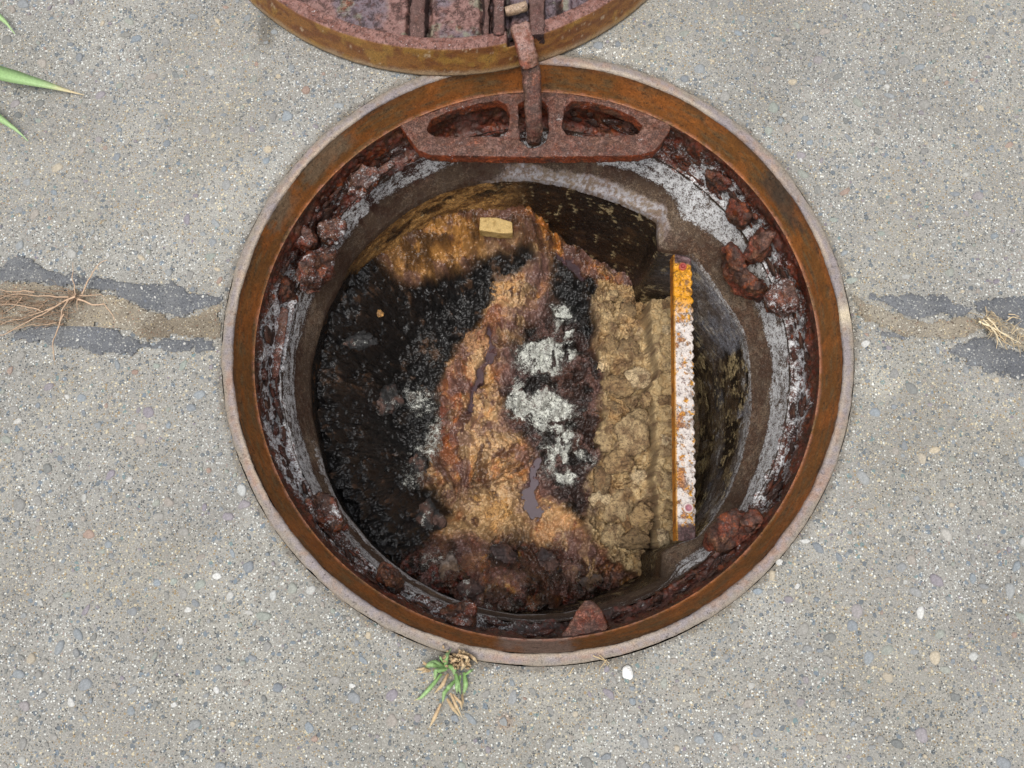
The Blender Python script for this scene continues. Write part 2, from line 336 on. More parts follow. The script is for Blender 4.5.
for i, (x, y, r, c, hnd) in enumerate(stones):
    big = i < 290
    asp = rs.uniform(.5, .95); rot = rs.uniform(0, 3.14)
    light = c.max() > .5
    k = rs.uniform(.45, .85) if not light else (rs.uniform(.5, .8) if hnd else rs.uniform(.25, .6))
    c = (c * k + base_c * (1 - k)) * rs.uniform(.86, 1.02)
    if big:
        Vv, F = stone_geo(0, 0, r, asp, rot, rs, .0006 if not light else .0009); o = mesh('pebble', Vv, F, np.tile(c, (len(Vv), 1)), .75, M_stone, pav); o.location = (x, y, 0)
    else:
        Vv, F = stone_geo(x, y, r, asp, rot, rs); BV.append(Vv); BF.append(F + off); BC.append(np.tile(c, (len(Vv), 1))); off += len(Vv)
tag(mesh('small_pebbles', np.concatenate(BV), np.concatenate(BF), np.concatenate(BC), .8, M_stone, pav), kind='stuff')

# ------------------------------------------------------------------ generic builders for cast pieces
def remesh(name, V, F, vox, noisef, colf, mat, parent):
    me = bpy.data.meshes.new('tmp'); me.from_pydata([tuple(v) for v in V], [], [tuple(int(i) for i in f) for f in F]); me.update()
    o = bpy.data.objects.new('tmp', me); C.objects.link(o)
    md = o.modifiers.new('r', 'REMESH'); md.mode = 'VOXEL'; md.voxel_size = vox; md.use_smooth_shade = True
    sm_ = o.modifiers.new('s', 'SMOOTH'); sm_.factor = .5; sm_.iterations = 2
    ev = o.evaluated_get(bpy.context.evaluated_depsgraph_get()); m2 = bpy.data.meshes.new_from_object(ev)
    bpy.data.objects.remove(o); bpy.data.meshes.remove(me)
    m2.name = name; P = coords(m2); N = normals(m2); P2 = P + N * noisef(P)[:, None]; m2.vertices.foreach_set('co', P2.astype(np.float32).ravel())
    c, r, *wd = colf(P2, N); wd = wd + [.2, .3][len(wd):]
    for a in list(m2.color_attributes): m2.color_attributes.remove(a)
    setcol(m2, c, r, *wd); m2.update()
    m2.polygons.foreach_set('use_smooth', np.ones(len(m2.polygons), bool))
    return link(name, m2, mat, parent)
def slab(polys, thick, drop=None):
    """extruded plate: outline first, then holes; every point (x, y, z)"""
    tri = tessellate_polygon([[Vector(p) for p in q] for q in polys]); A = np.concatenate(polys); n = len(A)
    B = A.copy(); B[:, 2] -= thick
    if drop is not None: B[:, :2] *= drop
    V = np.concatenate([A, B]); F = [tuple(t) for t in tri] + [tuple(i + n for i in t[::-1]) for t in tri]; o = 0
    for q in polys:
        m = len(q)
        for i in range(m): j = (i + 1) % m; F += [(o + i, o + j, n + o + j), (o + i, n + o + j, n + o + i)]
        o += m
    return V, F
RUST_D, RUST_R, RUST_O, RUST_P, RUST_B = lin(66, 42, 32), lin(122, 60, 40), lin(168, 88, 44), lin(148, 116, 106), lin(112, 76, 54)
WHT = lin(205, 204, 206)
def rustcol(P, N, s=0, pink=.6, white=.25, orange=.3, dark=.5):
    n1 = fbm(P, 60, 5, 100 + s, .6); n2 = fbm(P, 130, 4, 120 + s, .6); n3 = fbm(P, 300, 4, 140 + s, .65); n4 = fbm(P, 90, 4, 160 + s)
    c = np.tile(RUST_B, (len(P), 1)); c = mixc(c, RUST_R, sm(.4, .6, n1)); c = mixc(c, RUST_D, sm(.62 - dark * .3, .75 - dark * .3, n2) * .9)
    c = mixc(c, RUST_O, sm(.68 - orange * .25, .78 - orange * .2, n4) * .8)
    up = sm(.3, .9, N[:, 2]); c = mixc(c, RUST_P, up * pink * sm(.3, .6, n2 * .5 + n3 * .5))
    c *= (.7 + .6 * n3)[:, None]
    return c, .45 + .45 * n2, np.clip(white * .75 + (n1 - .5) * .9 * (white > .04), 0, 1), .3 + .5 * dark * (.5 + n4)
def lumps(s=0, a=.0012):
    return lambda P: ((fbm(P, 90, 4, 200 + s, .6) - .5) * 2.2 + (fbm(P, 420, 2, 210 + s) - .5) * .7) * a

# ------------------------------------------------------------------ manhole frame
frame = empty('manhole', (0, 0, 0))
tag(frame, 'rusty round cast iron manhole frame set in the concrete pavement around the open hole', 'manhole')
def lathe(name, prof, n, sub, noisef, colf, mat, parent, a0=0, a1=2 * np.pi):
    pr = [np.array(prof[0], float)]
    for a, b in zip(prof[:-1], prof[1:]):
        k = max(1, int(np.ceil(np.hypot(b[0] - a[0], b[1] - a[1]) / sub)))
        for i in range(1, k + 1): pr.append(np.array(a) + (np.array(b) - np.array(a)) * i / k)
    pr = np.array(pr); m = len(pr); t = np.linspace(0, 2 * np.pi, n, endpoint=False)
    R = np.broadcast_to(pr[:, 0], (n, m)); Z = np.broadcast_to(pr[:, 1], (n, m)); T = np.broadcast_to(t[:, None], (n, m))
    P = np.stack([R * np.cos(T), R * np.sin(T), Z], -1).reshape(-1, 3); u = np.broadcast_to(np.linspace(0, 1, m), (n, m)).ravel()
    dp = np.gradient(pr, axis=0); nn = np.stack([-dp[:, 1], dp[:, 0]], -1); nn /= np.linalg.norm(nn, axis=1)[:, None] + 1e-9
    if nn[:, 1].mean() < -0.9: nn = -nn
    N = np.stack([nn[:, 0] * np.cos(T), nn[:, 0] * np.sin(T), np.broadcast_to(nn[:, 1], (n, m))], -1).reshape(-1, 3)
    P = P + N * noisef(P, T.ravel())[:, None]
    c, r, *wd = colf(P, N, T.ravel(), R.ravel(), Z.ravel()); wd = wd + [0, .2][len(wd):]
    return mesh(name, P, gridf(n, m, True, True), c, r, mat, parent, white=wd[0], dark=wd[1])
def adist(T, deg): return np.abs((np.degrees(T) - deg + 180) % 360 - 180)
def lipc(P, N, T, R, Z):
    n = fbm(P, 30, 4, 301); n2 = fbm(P, 160, 4, 302); c = np.tile(lin(134, 122, 115), (len(P), 1)); dirt = sm(.333, .3395, R + (fbm(P, 70, 4, 307) - .5) * .012)
    c = mixc(c, lin(148, 122, 108), sm(.5, .68, n) * .7); c = mixc(c, lin(136, 128, 132), sm(.55, .4, n2) * .6); c = mixc(c, lin(128, 98, 78), sm(.62, .72, n2) * .5)
    c = mixc(c, lin(185, 168, 145), sm(.335, .3295, R) * .5 * sm(.4, .6, fbm(P, 12, 3, 303)))
    c = mixc(c, lin(112, 84, 66), sm(.3382, .3402, R + (n2 - .5) * .003) * .7)
    c = mixc(c, lin(132, 122, 108), dirt * .85)
    c = mixc(c, lin(190, 175, 150), np.exp(-(adist(T, 3.5) / 2.0) ** 2))  # small glint on the right of the lip, painted into its colour
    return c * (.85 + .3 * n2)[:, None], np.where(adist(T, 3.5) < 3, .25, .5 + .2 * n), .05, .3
# lip: outer wall, flat top, rounded inner edge
lathe('lip', [(.3402, -.03), (.3402, .0002), (.3394, .0016), (.331, .0018), (.3290, .0008), (.3284, -.0012)], 1800, .0016, lambda P, T: (fbm(P, 40, 4, 310) - .5) * .0030 + (fbm(P, 220, 3, 311, .6) - .5) * .0012, lipc, M_iron, frame)
def seatc(P, N, T, R, Z):
    n = fbm(np.stack([T * 3, Z * 20, Z * 0], -1), 3, 4, 321); n2 = fbm(P, 140, 4, 322); n3 = fbm(np.stack([T * .32, Z * 6, Z * 0], -1), 60, 4, 323)
    c = np.tile(lin(128, 86, 42), (len(P), 1)); c = mixc(c, lin(146, 88, 38), sm(.45, .65, n) * .7); c = mixc(c, lin(116, 98, 66), sm(.5, .7, n3) * .7)
    c = mixc(c, lin(86, 60, 42), sm(-.012, .0, Z + (n3 - .5) * .012) * .55)
    # dry, dusty grey-brown patches
    for d, w in ((138, 9), (152, 6), (28, 6), (33, 4)): c = mixc(c, lin(132, 116, 92) if d > 90 else lin(84, 72, 58), sm(w, w * .5, adist(T, d) + (n2 - .5) * 8) * sm(-.034, -.026, Z + (n2 - .5) * .01) * .8)
    m = sm(8, 5.5, adist(T, 269.5) + (n2 - .5) * 3); c = mixc(c, lin(150, 128, 112), m)
    c = mixc(c, lin(150, 104, 84), sm(-.0388, -.0412, Z) * .6 * sm(.42, .58, n2))  # thin broken highlight along the ledge, painted in
    c = mixc(c, lin(164, 100, 44), sm(.5, .62, fbm(P, 34, 4, 325)) * .5); return c * [.90, .84, .84] * (.75 + .5 * n2)[:, None], .4 + .3 * n3, .0, .22 + .3 * n3
lathe('seat', [(.3284, -.0012), (.3212, -.0405), (.3200, -.0425), (.3188, -.0425)], 1800, .0022, lambda P, T: ((fbm(P, 20, 3, 330) - .5) * .0016 + (fbm(P, 200, 3, 331, .6) - .5) * .0012) * sm(-.0412, -.038, P[:, 2]) * sm(-.001, -.004, P[:, 2]), seatc, M_seat, frame)
def bodyc(P, N, T, R, Z):
    c, r, _, dk = rustcol(P, N, 7, .5, .1, .25, .75); n = fbm(P, 55, 5, 341, .62); n2 = fbm(P, 210, 4, 342, .65); n5 = fbm(P, 24, 3, 343)
    w = sm(66, 34, adist(T, -2)) * .66 + sm(30, 10, adist(T, 52)) * .42 + sm(50, 20, adist(T, 150)) * .46 + sm(60, 30, adist(T, 215)) * .66 + sm(34, 12, adist(T, 185)) * .62 + sm(20, 8, adist(T, 268)) * .3
    lower = sm(-.045, -.085, Z)
    c = mixc(c, lin(140, 112, 106), sm(.5, .65, n5) * lower * .6)
    c = mixc(c, lin(74, 68, 66), sm(26, 14, adist(T, 268) + (n5 - .5) * 16) * .8)
    c = mixc(c, lin(60, 40, 30), sm(-.062, -.048, Z + (n - .5) * .016) * .6)
    return mixc(c, lin(120, 50, 32), sm(.5, .62, n2) * .5) * 1.95, np.clip(.12 + .6 * n, 0, 1), np.clip(w * (.2 + .8 * lower) * 1.05 + (n - .5) * .9 * sm(.05, .3, w), 0, 1), dk + .12
lathe('inner_wall', [(.3188, -.0425), (.3178, -.046), (.3172, -.096), (.3135, -.1035), (.3065, -.1065), (.3055, -.109)], 1900, .0018,
      lambda P, T: (fbm(P, 32, 4, 350, .6) - .5) * .014 * sm(-.044, -.06, P[:, 2]) + (fbm(P, 110, 4, 351, .65) - .5) * .009 * sm(-.043, -.050, P[:, 2]) + (fbm(P, 400, 2, 352) - .5) * .0016, bodyc, M_iron, frame)

# crescent bracket with two pockets and the hinge slot
zb = -.043
outl = [(399, 124), (418, 115), (440, 108), (470, 99), (500, 93), (518, 91), (536, 90.5), (560, 92), (590, 96), (620, 103), (650, 113), (668, 121), (671, 127), (664, 140), (654, 151), (640, 155), (600, 156), (533, 157), (480, 156), (430, 155), (418, 150), (410, 139)]
holL = [(426, 130), (431, 119), (450, 111), (480, 103), (498, 100), (506, 104), (510, 116), (508, 131), (500, 136), (470, 137), (435, 136)]
holR = [(562, 127), (564, 108), (572, 101), (590, 102), (614, 108), (634, 117), (643, 126), (638, 134), (622, 136.5), (590, 136), (567, 135)]
slot = [(518, 104), (524, 100), (543, 100), (548, 106), (549, 130), (545, 142), (537, 147), (528, 147), (520, 140)]
V, F = slab([ats(outl, zb), ats(holL, zb)[::-1], ats(holR, zb)[::-1], ats(slot, zb)[::-1]], .017)
def brc(P, N):
    c, r, wh, dk = rustcol(P, N, 11, .6, .3, .35, .5); r = r * .75; up = sm(.2, .8, N[:, 2]); n = fbm(P, 50, 4, 361)
    front = (1 - up) * sm(.0, -.4, N[:, 1]); c = mixc(c, lin(160, 74, 32), front * sm(.35, .55, n) * .9)  # orange rust, with the lit look of the front face painted in
    return mixc(c, lin(136, 98, 84), up * .35) * .92, np.clip(r, .2, 1), wh, dk
remesh('hinge_bracket', V, F, .0015, lumps(1, .0017), brc, M_iron, frame)

# cast lugs and gussets on the inner wall: (pixel, pixel, height) outline, thickness, seed, pink, white
LUGS = [
    ([(346, 172, -.052), (362, 160, -.05), (379, 163, -.05), (381, 178, -.062), (366, 190, -.068), (350, 186, -.064)], .022, 1, .9, .55),
    ([(369, 172, -.06), (392, 158, -.06), (396, 163, -.062), (374, 180, -.064)], .012, 2, 1, .5),
    ([(290, 232, -.052), (299, 221, -.05), (313, 226, -.055), (318, 240, -.066), (306, 246, -.068), (292, 243, -.06)], .02, 3, 1, .35),
    ([(318, 225, -.07), (334, 214, -.07), (345, 222, -.078), (338, 238, -.085), (322, 240, -.08)], .02, 4, .5, .6),
    ([(296, 262, -.062), (312, 250, -.064), (335, 246, -.085), (332, 268, -.09), (318, 284, -.085), (300, 282, -.07)], .022, 5, .3, .5),
    ([(262, 280, -.047), (269, 264, -.047), (290, 276, -.07), (295, 294, -.085), (278, 300, -.08), (262, 296, -.055)], .03, 6, .2, .05),
    ([(274, 309, -.088), (284, 302, -.088), (290, 306, -.09), (284, 345, -.093), (277, 380, -.094), (270, 380, -.094), (271, 345, -.093)], .01, 7, .8, .5),
    ([(796, 186, -.05), (806, 196, -.05), (796, 222, -.06), (782, 236, -.075), (770, 226, -.08), (782, 200, -.06)], .02, 8, .3, .4),
    ([(762, 226, -.058), (777, 232, -.05), (763, 254, -.066), (748, 262, -.088), (740, 256, -.092), (750, 240, -.075)], .02, 9, .8, .15),
    ([(724, 244, -.085), (731, 239, -.08), (754, 272, -.085), (768, 282, -.08), (760, 292, -.09), (744, 288, -.1), (727, 272, -.108)], .03, 10, .25, .02),
    ([(766, 290, -.07), (782, 272, -.06), (795, 280, -.05), (798, 300, -.05), (786, 312, -.06), (768, 306, -.075)], .02, 11, .9, .55),
    ([(707, 538, -.095), (716, 522, -.09), (735, 508, -.075), (752, 508, -.06), (766, 514, -.05), (768, 524, -.048), (752, 540, -.052), (733, 552, -.07), (715, 552, -.085)], .032, 12, .25, .02),
    ([(744, 512, -.062), (756, 509, -.056), (763, 520, -.05), (750, 528, -.055), (740, 522, -.062)], .012, 13, .6, .0),
    ([(557, 640, -.045), (565, 628, -.048), (578, 606, -.055), (585, 597, -.058), (593, 597, -.058), (604, 610, -.052), (612, 628, -.045), (606, 636, -.043), (580, 640, -.043)], .016, 14, .8, .12),
    ([(303, 497, -.07), (318, 488, -.09), (336, 500, -.1), (344, 520, -.098), (333, 532, -.09), (312, 520, -.068)], .025, 15, .3, .5),
    ([(448, 603, -.09), (470, 602, -.09), (478, 612, -.075), (472, 626, -.052), (446, 620, -.05), (440, 612, -.07)], .02, 16, .6, .45),
    ([(706, 168, -.06), (720, 170, -.055), (732, 182, -.06), (720, 190, -.08), (706, 180, -.08)], .016, 17, .4, .3),
    ([(730, 196, -.07), (744, 200, -.06), (752, 214, -.064), (742, 224, -.08), (728, 214, -.088)], .02, 18, .25, .1),
    ([(380, 560, -.075), (396, 566, -.08), (404, 578, -.075), (396, 586, -.055), (380, 574, -.052)], .02, 19, .7, .4),
]
for pts, tk, s, pk, wh in LUGS:
    A = ats(pts); ctr = A.mean(0); A = (A - ctr) * [.88, .88, 1] + ctr - [0, 0, .003]; V, F = slab([A], tk + .008)
    V[len(A):, :2] = (V[len(A):, :2] - ctr[:2]) * 1.25 + ctr[:2] * 1.03
    remesh('lug', V, F, .0015, (lambda P, s=s: lumps(20 + s, .0034 if s not in (2, 7, 14) else .0015)(P) + (fbm(P, 55, 3, 230 + s, .65) - .5) * (.017 if s not in (2, 7, 14) else .002)), lambda P, N, s=s, pk=pk, wh=wh: (lambda q: (q[0] * 1.25, q[1] * .6) + q[2:])(rustcol(P, N, 30 + s, pk * .55, wh * 1.2, .4 if s in (6, 10, 12, 13, 18) else .25, .6)), M_iron, frame)

# flakes and lumps of rust scale all over the inner wall
def ico(sub):
    import bmesh
    bm_ = bmesh.new(); bmesh.ops.create_icosphere(bm_, subdivisions=sub, radius=1); Vv = np.array([v.co[:] for v in bm_.verts]); Ff = np.array([[v.index for v in f.verts] for f in bm_.faces]); bm_.free(); return Vv, Ff
JV, JF = ico(2); Vs, Fs = [], []
for i in range(700):
    t_ = math.radians(rs.choice([150, 140, 60, 35, 5, -20, -45, -70, 250, 225, 200, 180]) + rs.normal(0, 12)); z_ = -.052 - .055 * rs.random() ** .7; r_ = .0018 + .0068 * rs.random() ** 4
    if z_ > -.065: r_ *= .6
    D = JV * (1 + (fbm(JV + i * 3.1, 1.6, 3, 370, .6) - .5)[:, None] * 1.3) * np.array([r_ * rs.uniform(.2, .45), r_ * rs.uniform(.8, 2.0), r_ * rs.uniform(.5, 1.3)])
    a_ = t_ + rs.normal(0, .15); q = np.stack([D[:, 0] * math.cos(a_) - D[:, 1] * math.sin(a_), D[:, 0] * math.sin(a_) + D[:, 1] * math.cos(a_), D[:, 2]], -1)
    R_ = .3155 if z_ > -.096 else .311; Vs.append(q + [R_ * math.cos(t_), R_ * math.sin(t_), z_]); Fs.append(JF + i * len(JV))
Vs = np.concatenate(Vs); Nn = -np.stack([Vs[:, 0], Vs[:, 1], Vs[:, 2] * 0], -1) / .32; Nn[:, 2] = .5
c_, r_, w_, d_ = rustcol(Vs, Nn, 77, .3, .45, .35, .7)
tag(mesh('rust_scale', Vs, np.concatenate(Fs), c_, r_, M_iron, frame, white=w_, dark=d_), kind='stuff')

# ------------------------------------------------------------------ concrete riser and shaft
shaft = empty('concrete_shaft', (0, 0, -.19))
tag(shaft, 'stained concrete shaft below the iron frame with white lime crust and black slimy wall', 'manhole shaft')
ZE = -.19
edge_px = [(750, 410), (749.5, 370), (744, 334), (735, 318), (720, 296), (707, 276), (697, 262), (692, 256), (680, 252.5), (668, 252), (660, 250), (657.5, 245), (657, 232), (657, 222), (640, 211.5), (616, 201), (591, 193), (560, 184.5), (531, 180), (505, 179.5), (482, 182), (455, 188), (440, 193), (427, 199), (408, 210), (392, 222),
           (370, 241), (349, 264), (339.5, 286), (327, 310), (317.6, 337), (311, 364), (310, 385), (312, 415), (317.6, 441), (324, 470), (334, 495), (343, 511), (355.8, 526), (371, 545), (388.6, 561), (410, 577), (440, 594), (473, 606), (495, 611.5), (516.7, 615), (545, 614.5), (566, 612.6), (598, 605), (626, 595), (645, 587), (661, 579), (661.5, 566), (662, 553), (667, 549), (680, 543), (690, 540), (698, 537), (712, 520), (727.6, 494), (740, 462), (747, 431)]
E0 = ats(edge_px, ZE)[:, :2]; E1 = np.concatenate([E0, E0[:1]]); sl_ = np.concatenate([[0], np.cumsum(np.hypot(*np.diff(E1, axis=0).T))])
NS = 1700; tt = np.linspace(0, sl_[-1], NS, endpoint=False); EX = np.stack([np.interp(tt, sl_, E1[:, 0]), np.interp(tt, sl_, E1[:, 1])], -1)
def ring_blur(A, k):
    w = np.exp(-np.linspace(-2, 2, 2 * k + 1) ** 2); w /= w.sum(); return sum(w[i] * np.roll(A, i - k, 0) for i in range(2 * k + 1))
EX = ring_blur(EX, 4)
ang = np.unwrap(np.arctan2(EX[:, 1], EX[:, 0])); ang = ring_blur(ang - np.linspace(0, 2 * np.pi, NS, endpoint=False), 12) + np.linspace(0, 2 * np.pi, NS, endpoint=False)
TH = ang; RO = .3065
nprof = 48; u = np.linspace(0, 1, nprof)
# u: 0 at the frame, 1 at the inner edge
outer = np.stack([RO * np.cos(TH), RO * np.sin(TH)], -1)
wR = np.interp(u, [0, .08, .5, .93, 1], [0, .04, .34, .96, 1.0]); zR = np.interp(u, [0, .08, .5, .88, .97, 1], [-.104, -.112, -.150, -.181, -.1865, -.196])
P = np.zeros((NS, nprof, 3)); P[..., :2] = outer[:, None] * (1 - wR)[None, :, None] + EX[:, None] * wR[None, :, None]; P[..., 2] = zR[None]
# small tabs beside the step stay nearly level
P = P.reshape(-1, 3); U = np.tile(u, NS); T = np.repeat(TH, nprof)
sg = fbm(P, 40, 4, 401, .6); f2 = fbm(P, 230, 4, 402, .65); f3 = fbm(P, 18, 3, 403); f4 = fbm(P, 500, 3, 404, .7)
P[:, 2] += (sg - .5) * .006 * sm(0, .1, U) * sm(1.0, .9, U) + (f2 - .5) * .003
P[:, :2] *= (1 + (sg - .5) * .012 * sm(1.0, .8, U))[:, None]
c = np.tile(lin(128, 108, 88), (len(P), 1)); c = mixc(c, lin(106, 78, 60), sm(.44, .58, sg) * .8)
fs = fbm(np.stack([T * 4.5, U * 16, U * 0], -1), 1.3, 5, 431, .65); c = mixc(c, lin(136, 124, 110), sm(.5, .65, f2) * .5)
right = sm(62, 40, adist(T, -2)); topr = sm(26, 12, adist(T, 58)); top = sm(34, 20, adist(T, 92)); left = sm(48, 30, adist(T, 180)); ul = sm(22, 8, adist(T, 128)); bl = sm(32, 15, adist(T, 228)); bot = sm(26, 12, adist(T, 268)); br = sm(20, 10, adist(T, 300))
band = sm(.0, .06, U) * sm(.58, .40, U + (f3 - .5) * .25)
wh = band * (right * .82 + topr * .62 + top * .58 + left * .70 + ul * .68 + bl * .8 + bot * .45 + br * .3) + (sg - .5) * .6 * band + (fs - .5) * 1.3 * band + .12
c = mixc(c, lin(96, 70, 58), band * .5 * (1 - right))
lil = sm(.64, .78, U + (sg - .5) * .25) * sm(34, 22, adist(T, 76) + (f3 - .5) * 20)
c = mixc(c, lin(168, 164, 166), lil * sm(.62, .4, f2) * .95)
wh = wh + sm(.74, .88, U + (f2 - .5) * .5) * sm(34, 22, adist(T, 228) + (f3 - .5) * 20) * .75 + sm(.84, .95, U) * sm(24, 18, adist(T, 262)) * sm(.38, .5, fbm(P, 45, 2, 409)) * 1.0
wh = wh + sm(.90, .97, U) * sm(52, 40, adist(T, -8)) * .6
c = mixc(c, lin(84, 78, 76), sm(.85, .5, U) * sm(24, 14, adist(T, 268)) * .75)
c = mixc(c, lin(44, 34, 28), sm(.05, .0, U) * .9)                               # open crack under the frame
run = sm(.58, .66, vnoise(np.stack([T * 26, U * 1.3, U * 0], -1) + 50, 410)) * sm(.9, .3, U); c = mixc(c, lin(84, 40, 28), run * np.maximum(top, ul) * .8); wh = wh - run * .28 * np.maximum(top, ul)
c *= 1.12 * (.8 + .4 * f4)[:, None]; WHr = wh; DKr = .38 + (f3 - .5) * .5 + .25 * (1 - lil) * (f2 > 0) + .15 * band - lil * .25
F = gridf(NS, nprof, True)
mesh('riser_ring', P, F, c, np.clip(.5 + .35 * f2, 0, 1), M_conc, shaft, white=WHr, dark=DKr)

# shaft wall, extruded down from the inner edge
nz = 150; zs = np.linspace(-.194, -.56, nz); w = ring_blur(EX, 6)
P = np.zeros((NS, nz, 3)); out = 1 + .004 * np.clip((-.194 - zs) / .01, 0, 1); P[..., :2] = w[:, None] * out[None, :, None]; P[..., 2] = zs[None]; P = P.reshape(-1, 3)
Ts = np.repeat(TH, nz); S1 = np.stack([Ts * .29, P[:, 2], P[:, 2] * 0], -1); Z = P[:, 2]
a1 = fbm(S1, 30, 4, 421, .6); a2 = fbm(S1, 110, 4, 422, .6, (.35, 1, 1)); a3 = fbm(S1, 260, 3, 423, .6, (.6, 1, 1)); a4 = fbm(S1, 90, 4, 425, .6, (1, .3, 1))
P[:, :2] *= (1 - (a1 - .5) * .012 - (a3 - .5) * .006)[:, None]
c = np.tile(lin(40, 32, 25), (len(P), 1)); c = mixc(c, lin(74, 52, 32), sm(.5, .72, a1)); c = mixc(c, lin(26, 22, 19), sm(.5, .6, a2) * .8)
rw = sm(50, 38, adist(Ts, -3)); 
c = mixc(c, lin(190, 172, 130), sm(.62, .66, a4 * .55 + a3 * .45 + .10 * rw) * .9)
c = mixc(c, lin(190, 180, 156), sm(.68, .71, a2 * .5 + a3 * .5) * (1 - rw) * sm(-.32, -.2, Z) * .9)
c = mixc(c, lin(140, 142, 150), rw * sm(.45, .62, fbm(S1, 14, 4, 426) + .25 * sm(18, 6, adist(Ts, 24))) * sm(-.42, -.26, Z) * .8)
c = mixc(c, lin(84, 68, 50), rw * sm(.42, .58, a1) * .7)
tl = sm(40, 24, adist(Ts, 128)); c = mixc(c, lin(176, 136, 82), tl * sm(.40, .52, a1 + .35 * sm(-.20, -.30, Z)) * .95); c = mixc(c, lin(96, 66, 36), tl * sm(.5, .6, a2 * .5 + a3 * .5) * .8)
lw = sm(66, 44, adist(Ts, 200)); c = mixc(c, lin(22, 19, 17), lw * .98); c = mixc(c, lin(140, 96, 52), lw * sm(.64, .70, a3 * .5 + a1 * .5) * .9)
orr = sm(.012, .004, np.abs(Z + .40 + .012 * np.sin(Ts * 3)))
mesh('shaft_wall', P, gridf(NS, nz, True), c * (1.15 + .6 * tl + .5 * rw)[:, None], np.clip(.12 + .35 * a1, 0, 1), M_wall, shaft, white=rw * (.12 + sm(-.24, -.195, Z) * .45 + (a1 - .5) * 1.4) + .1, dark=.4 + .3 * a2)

# ------------------------------------------------------------------ sludge
G = 620; ext = .31; gx = np.linspace(-ext, ext, G); X, Y = np.meshgrid(gx, gx, indexing='ij'); P = np.stack([X.ravel(), Y.ravel(), np.zeros(G * G)], -1)
keep = (np.hypot(P[:, 0] + .003, P[:, 1] - 0) < .305)
ZN = -.385
wx = (fbm(P, 24, 5, 501, .65) - .5) * .052; wy = (fbm(P, 24, 5, 505, .65) - .5) * .052
Q = P.copy(); Q[:, 0] += wx; Q[:, 1] += wy                      # ragged coordinates for region edges
def reg(px, z=ZN, soft=.011): return sm(-soft, soft, sdp(Q, ats(px, z)))
def blb(px, py, rx, ry, z=ZN, rot=0, soft=.5):
    a = at(px, py, z); k = (CH - z) / FPX; dx, dy = (Q[:, 0] - a[0]) / (rx * k), (Q[:, 1] - a[1]) / (ry * k)
    return sm(1 + soft, 1 - soft, np.hypot(dx, dy))
def strk(pts, w, z=ZN): k = (CH - z) / FPX; return sm(w * k * 1.5, w * k * .6, polyd(Q, ats(pts, z)))
n1 = fbm(P, 22, 5, 511, .6); n2 = fbm(P, 70, 5, 517, .62); n3 = fbm(P, 200, 4, 523, .65); n4 = fbm(P, 480, 3, 531, .7); n5 = fbm(P, 45, 4, 541, .6); Wp = P + np.stack([(fbm(P, 14, 3, 581) - .5) * .10, (fbm(P, 14, 3, 582) - .5) * .06, P[:, 2]], -1); st = fbm(Wp, 62, 5, 583, .6, (1, .32, 1)); st2 = fbm(Wp, 110, 4, 586, .6, (1, .38, 1))
b1, b2, bid = worley(Q, 42, 551); crackn = sm(.0, .16, b2 - b1)
d1, d2, did = worley(Q, 95, 561); crack2 = sm(.0, .2, d2 - d1)
blackA = reg([(338, 300), (370, 270), (420, 258), (480, 262), (522, 256), (532, 268), (502, 282), (500, 300), (478, 330), (452, 345), (444, 370), (434, 400), (428, 440), (430, 480), (438, 498), (444, 525), (428, 560), (395, 575), (340, 540), (310, 490), (290, 430), (290, 340)])
tanUL = reg([(310, 320), (330, 270), (380, 225), (440, 205), (520, 210), (575, 235), (612, 268), (605, 280), (545, 264), (480, 258), (430, 256), (380, 266), (345, 295)])
blackB = reg([(552, 260), (578, 262), (596, 272), (600, 292), (592, 318), (596, 345), (578, 330), (562, 300), (550, 282)])
dark5 = reg([(528, 325), (556, 298), (592, 318), (600, 370), (604, 420), (592, 478), (584, 522), (556, 514), (540, 472), (514, 432), (506, 392), (510, 352)])
lower = reg([(415, 560), (440, 534), (482, 540), (520, 540), (565, 548), (596, 575), (626, 590), (640, 640), (540, 650), (440, 630), (400, 590)])
heap = reg([(600, 272), (655, 285), (720, 280), (720, 560), (645, 578), (618, 566), (584, 520), (592, 480), (604, 420), (600, 360), (592, 320)], ZN, .005)
ridge = sm(-.004, .004, sdp(P + np.stack([wx, wy, wx * 0], -1) * .6, ats([(655, 290), (676, 286), (694, 300), (694, 548), (664, 556), (657, 540), (655, 420)], -.30)))
seam = sm(.006, .002, np.minimum(polyd(P + np.stack([wx, wy, wx * 0], -1) * .6, ats([(654, 290), (654, 400), (655, 500), (652, 560)], -.33)), .1))
tanC = np.maximum.reduce([blb(505, 300, 24, 40), blb(470, 360, 30, 22), blb(485, 430, 34, 40), blb(495, 510, 40, 28), blb(560, 520, 36, 22), blb(582, 555, 18, 22), blb(440, 500, 12, 30) * .7, blb(515, 265, 30, 12)])
red = np.maximum.reduce([blb(450, 410, 16, 40), blb(470, 385, 10, 30), blb(540, 530, 14, 8), blb(450, 325, 30, 18), blb(460, 540, 20, 12), blb(600, 560, 18, 12), blb(500, 455, 14, 18)])
orange = np.maximum.reduce([strk([(458, 365), (462, 400), (452, 440), (458, 470)], 7), blb(420, 245, 34, 7), strk([(515, 232), (555, 244), (590, 262), (612, 276)], 8), blb(482, 478, 12, 5), blb(500, 330, 12, 14)])
pud = np.maximum(strk([(487, 335), (487, 360), (480, 385), (472, 410)], 3.5), strk([(533, 468), (534, 486), (526, 500), (540, 512)], 5.5)); pud = np.maximum(pud, strk([(560, 258), (578, 266)], 4)); pud = np.maximum(pud, blb(478, 352, 3, 5) * 0)
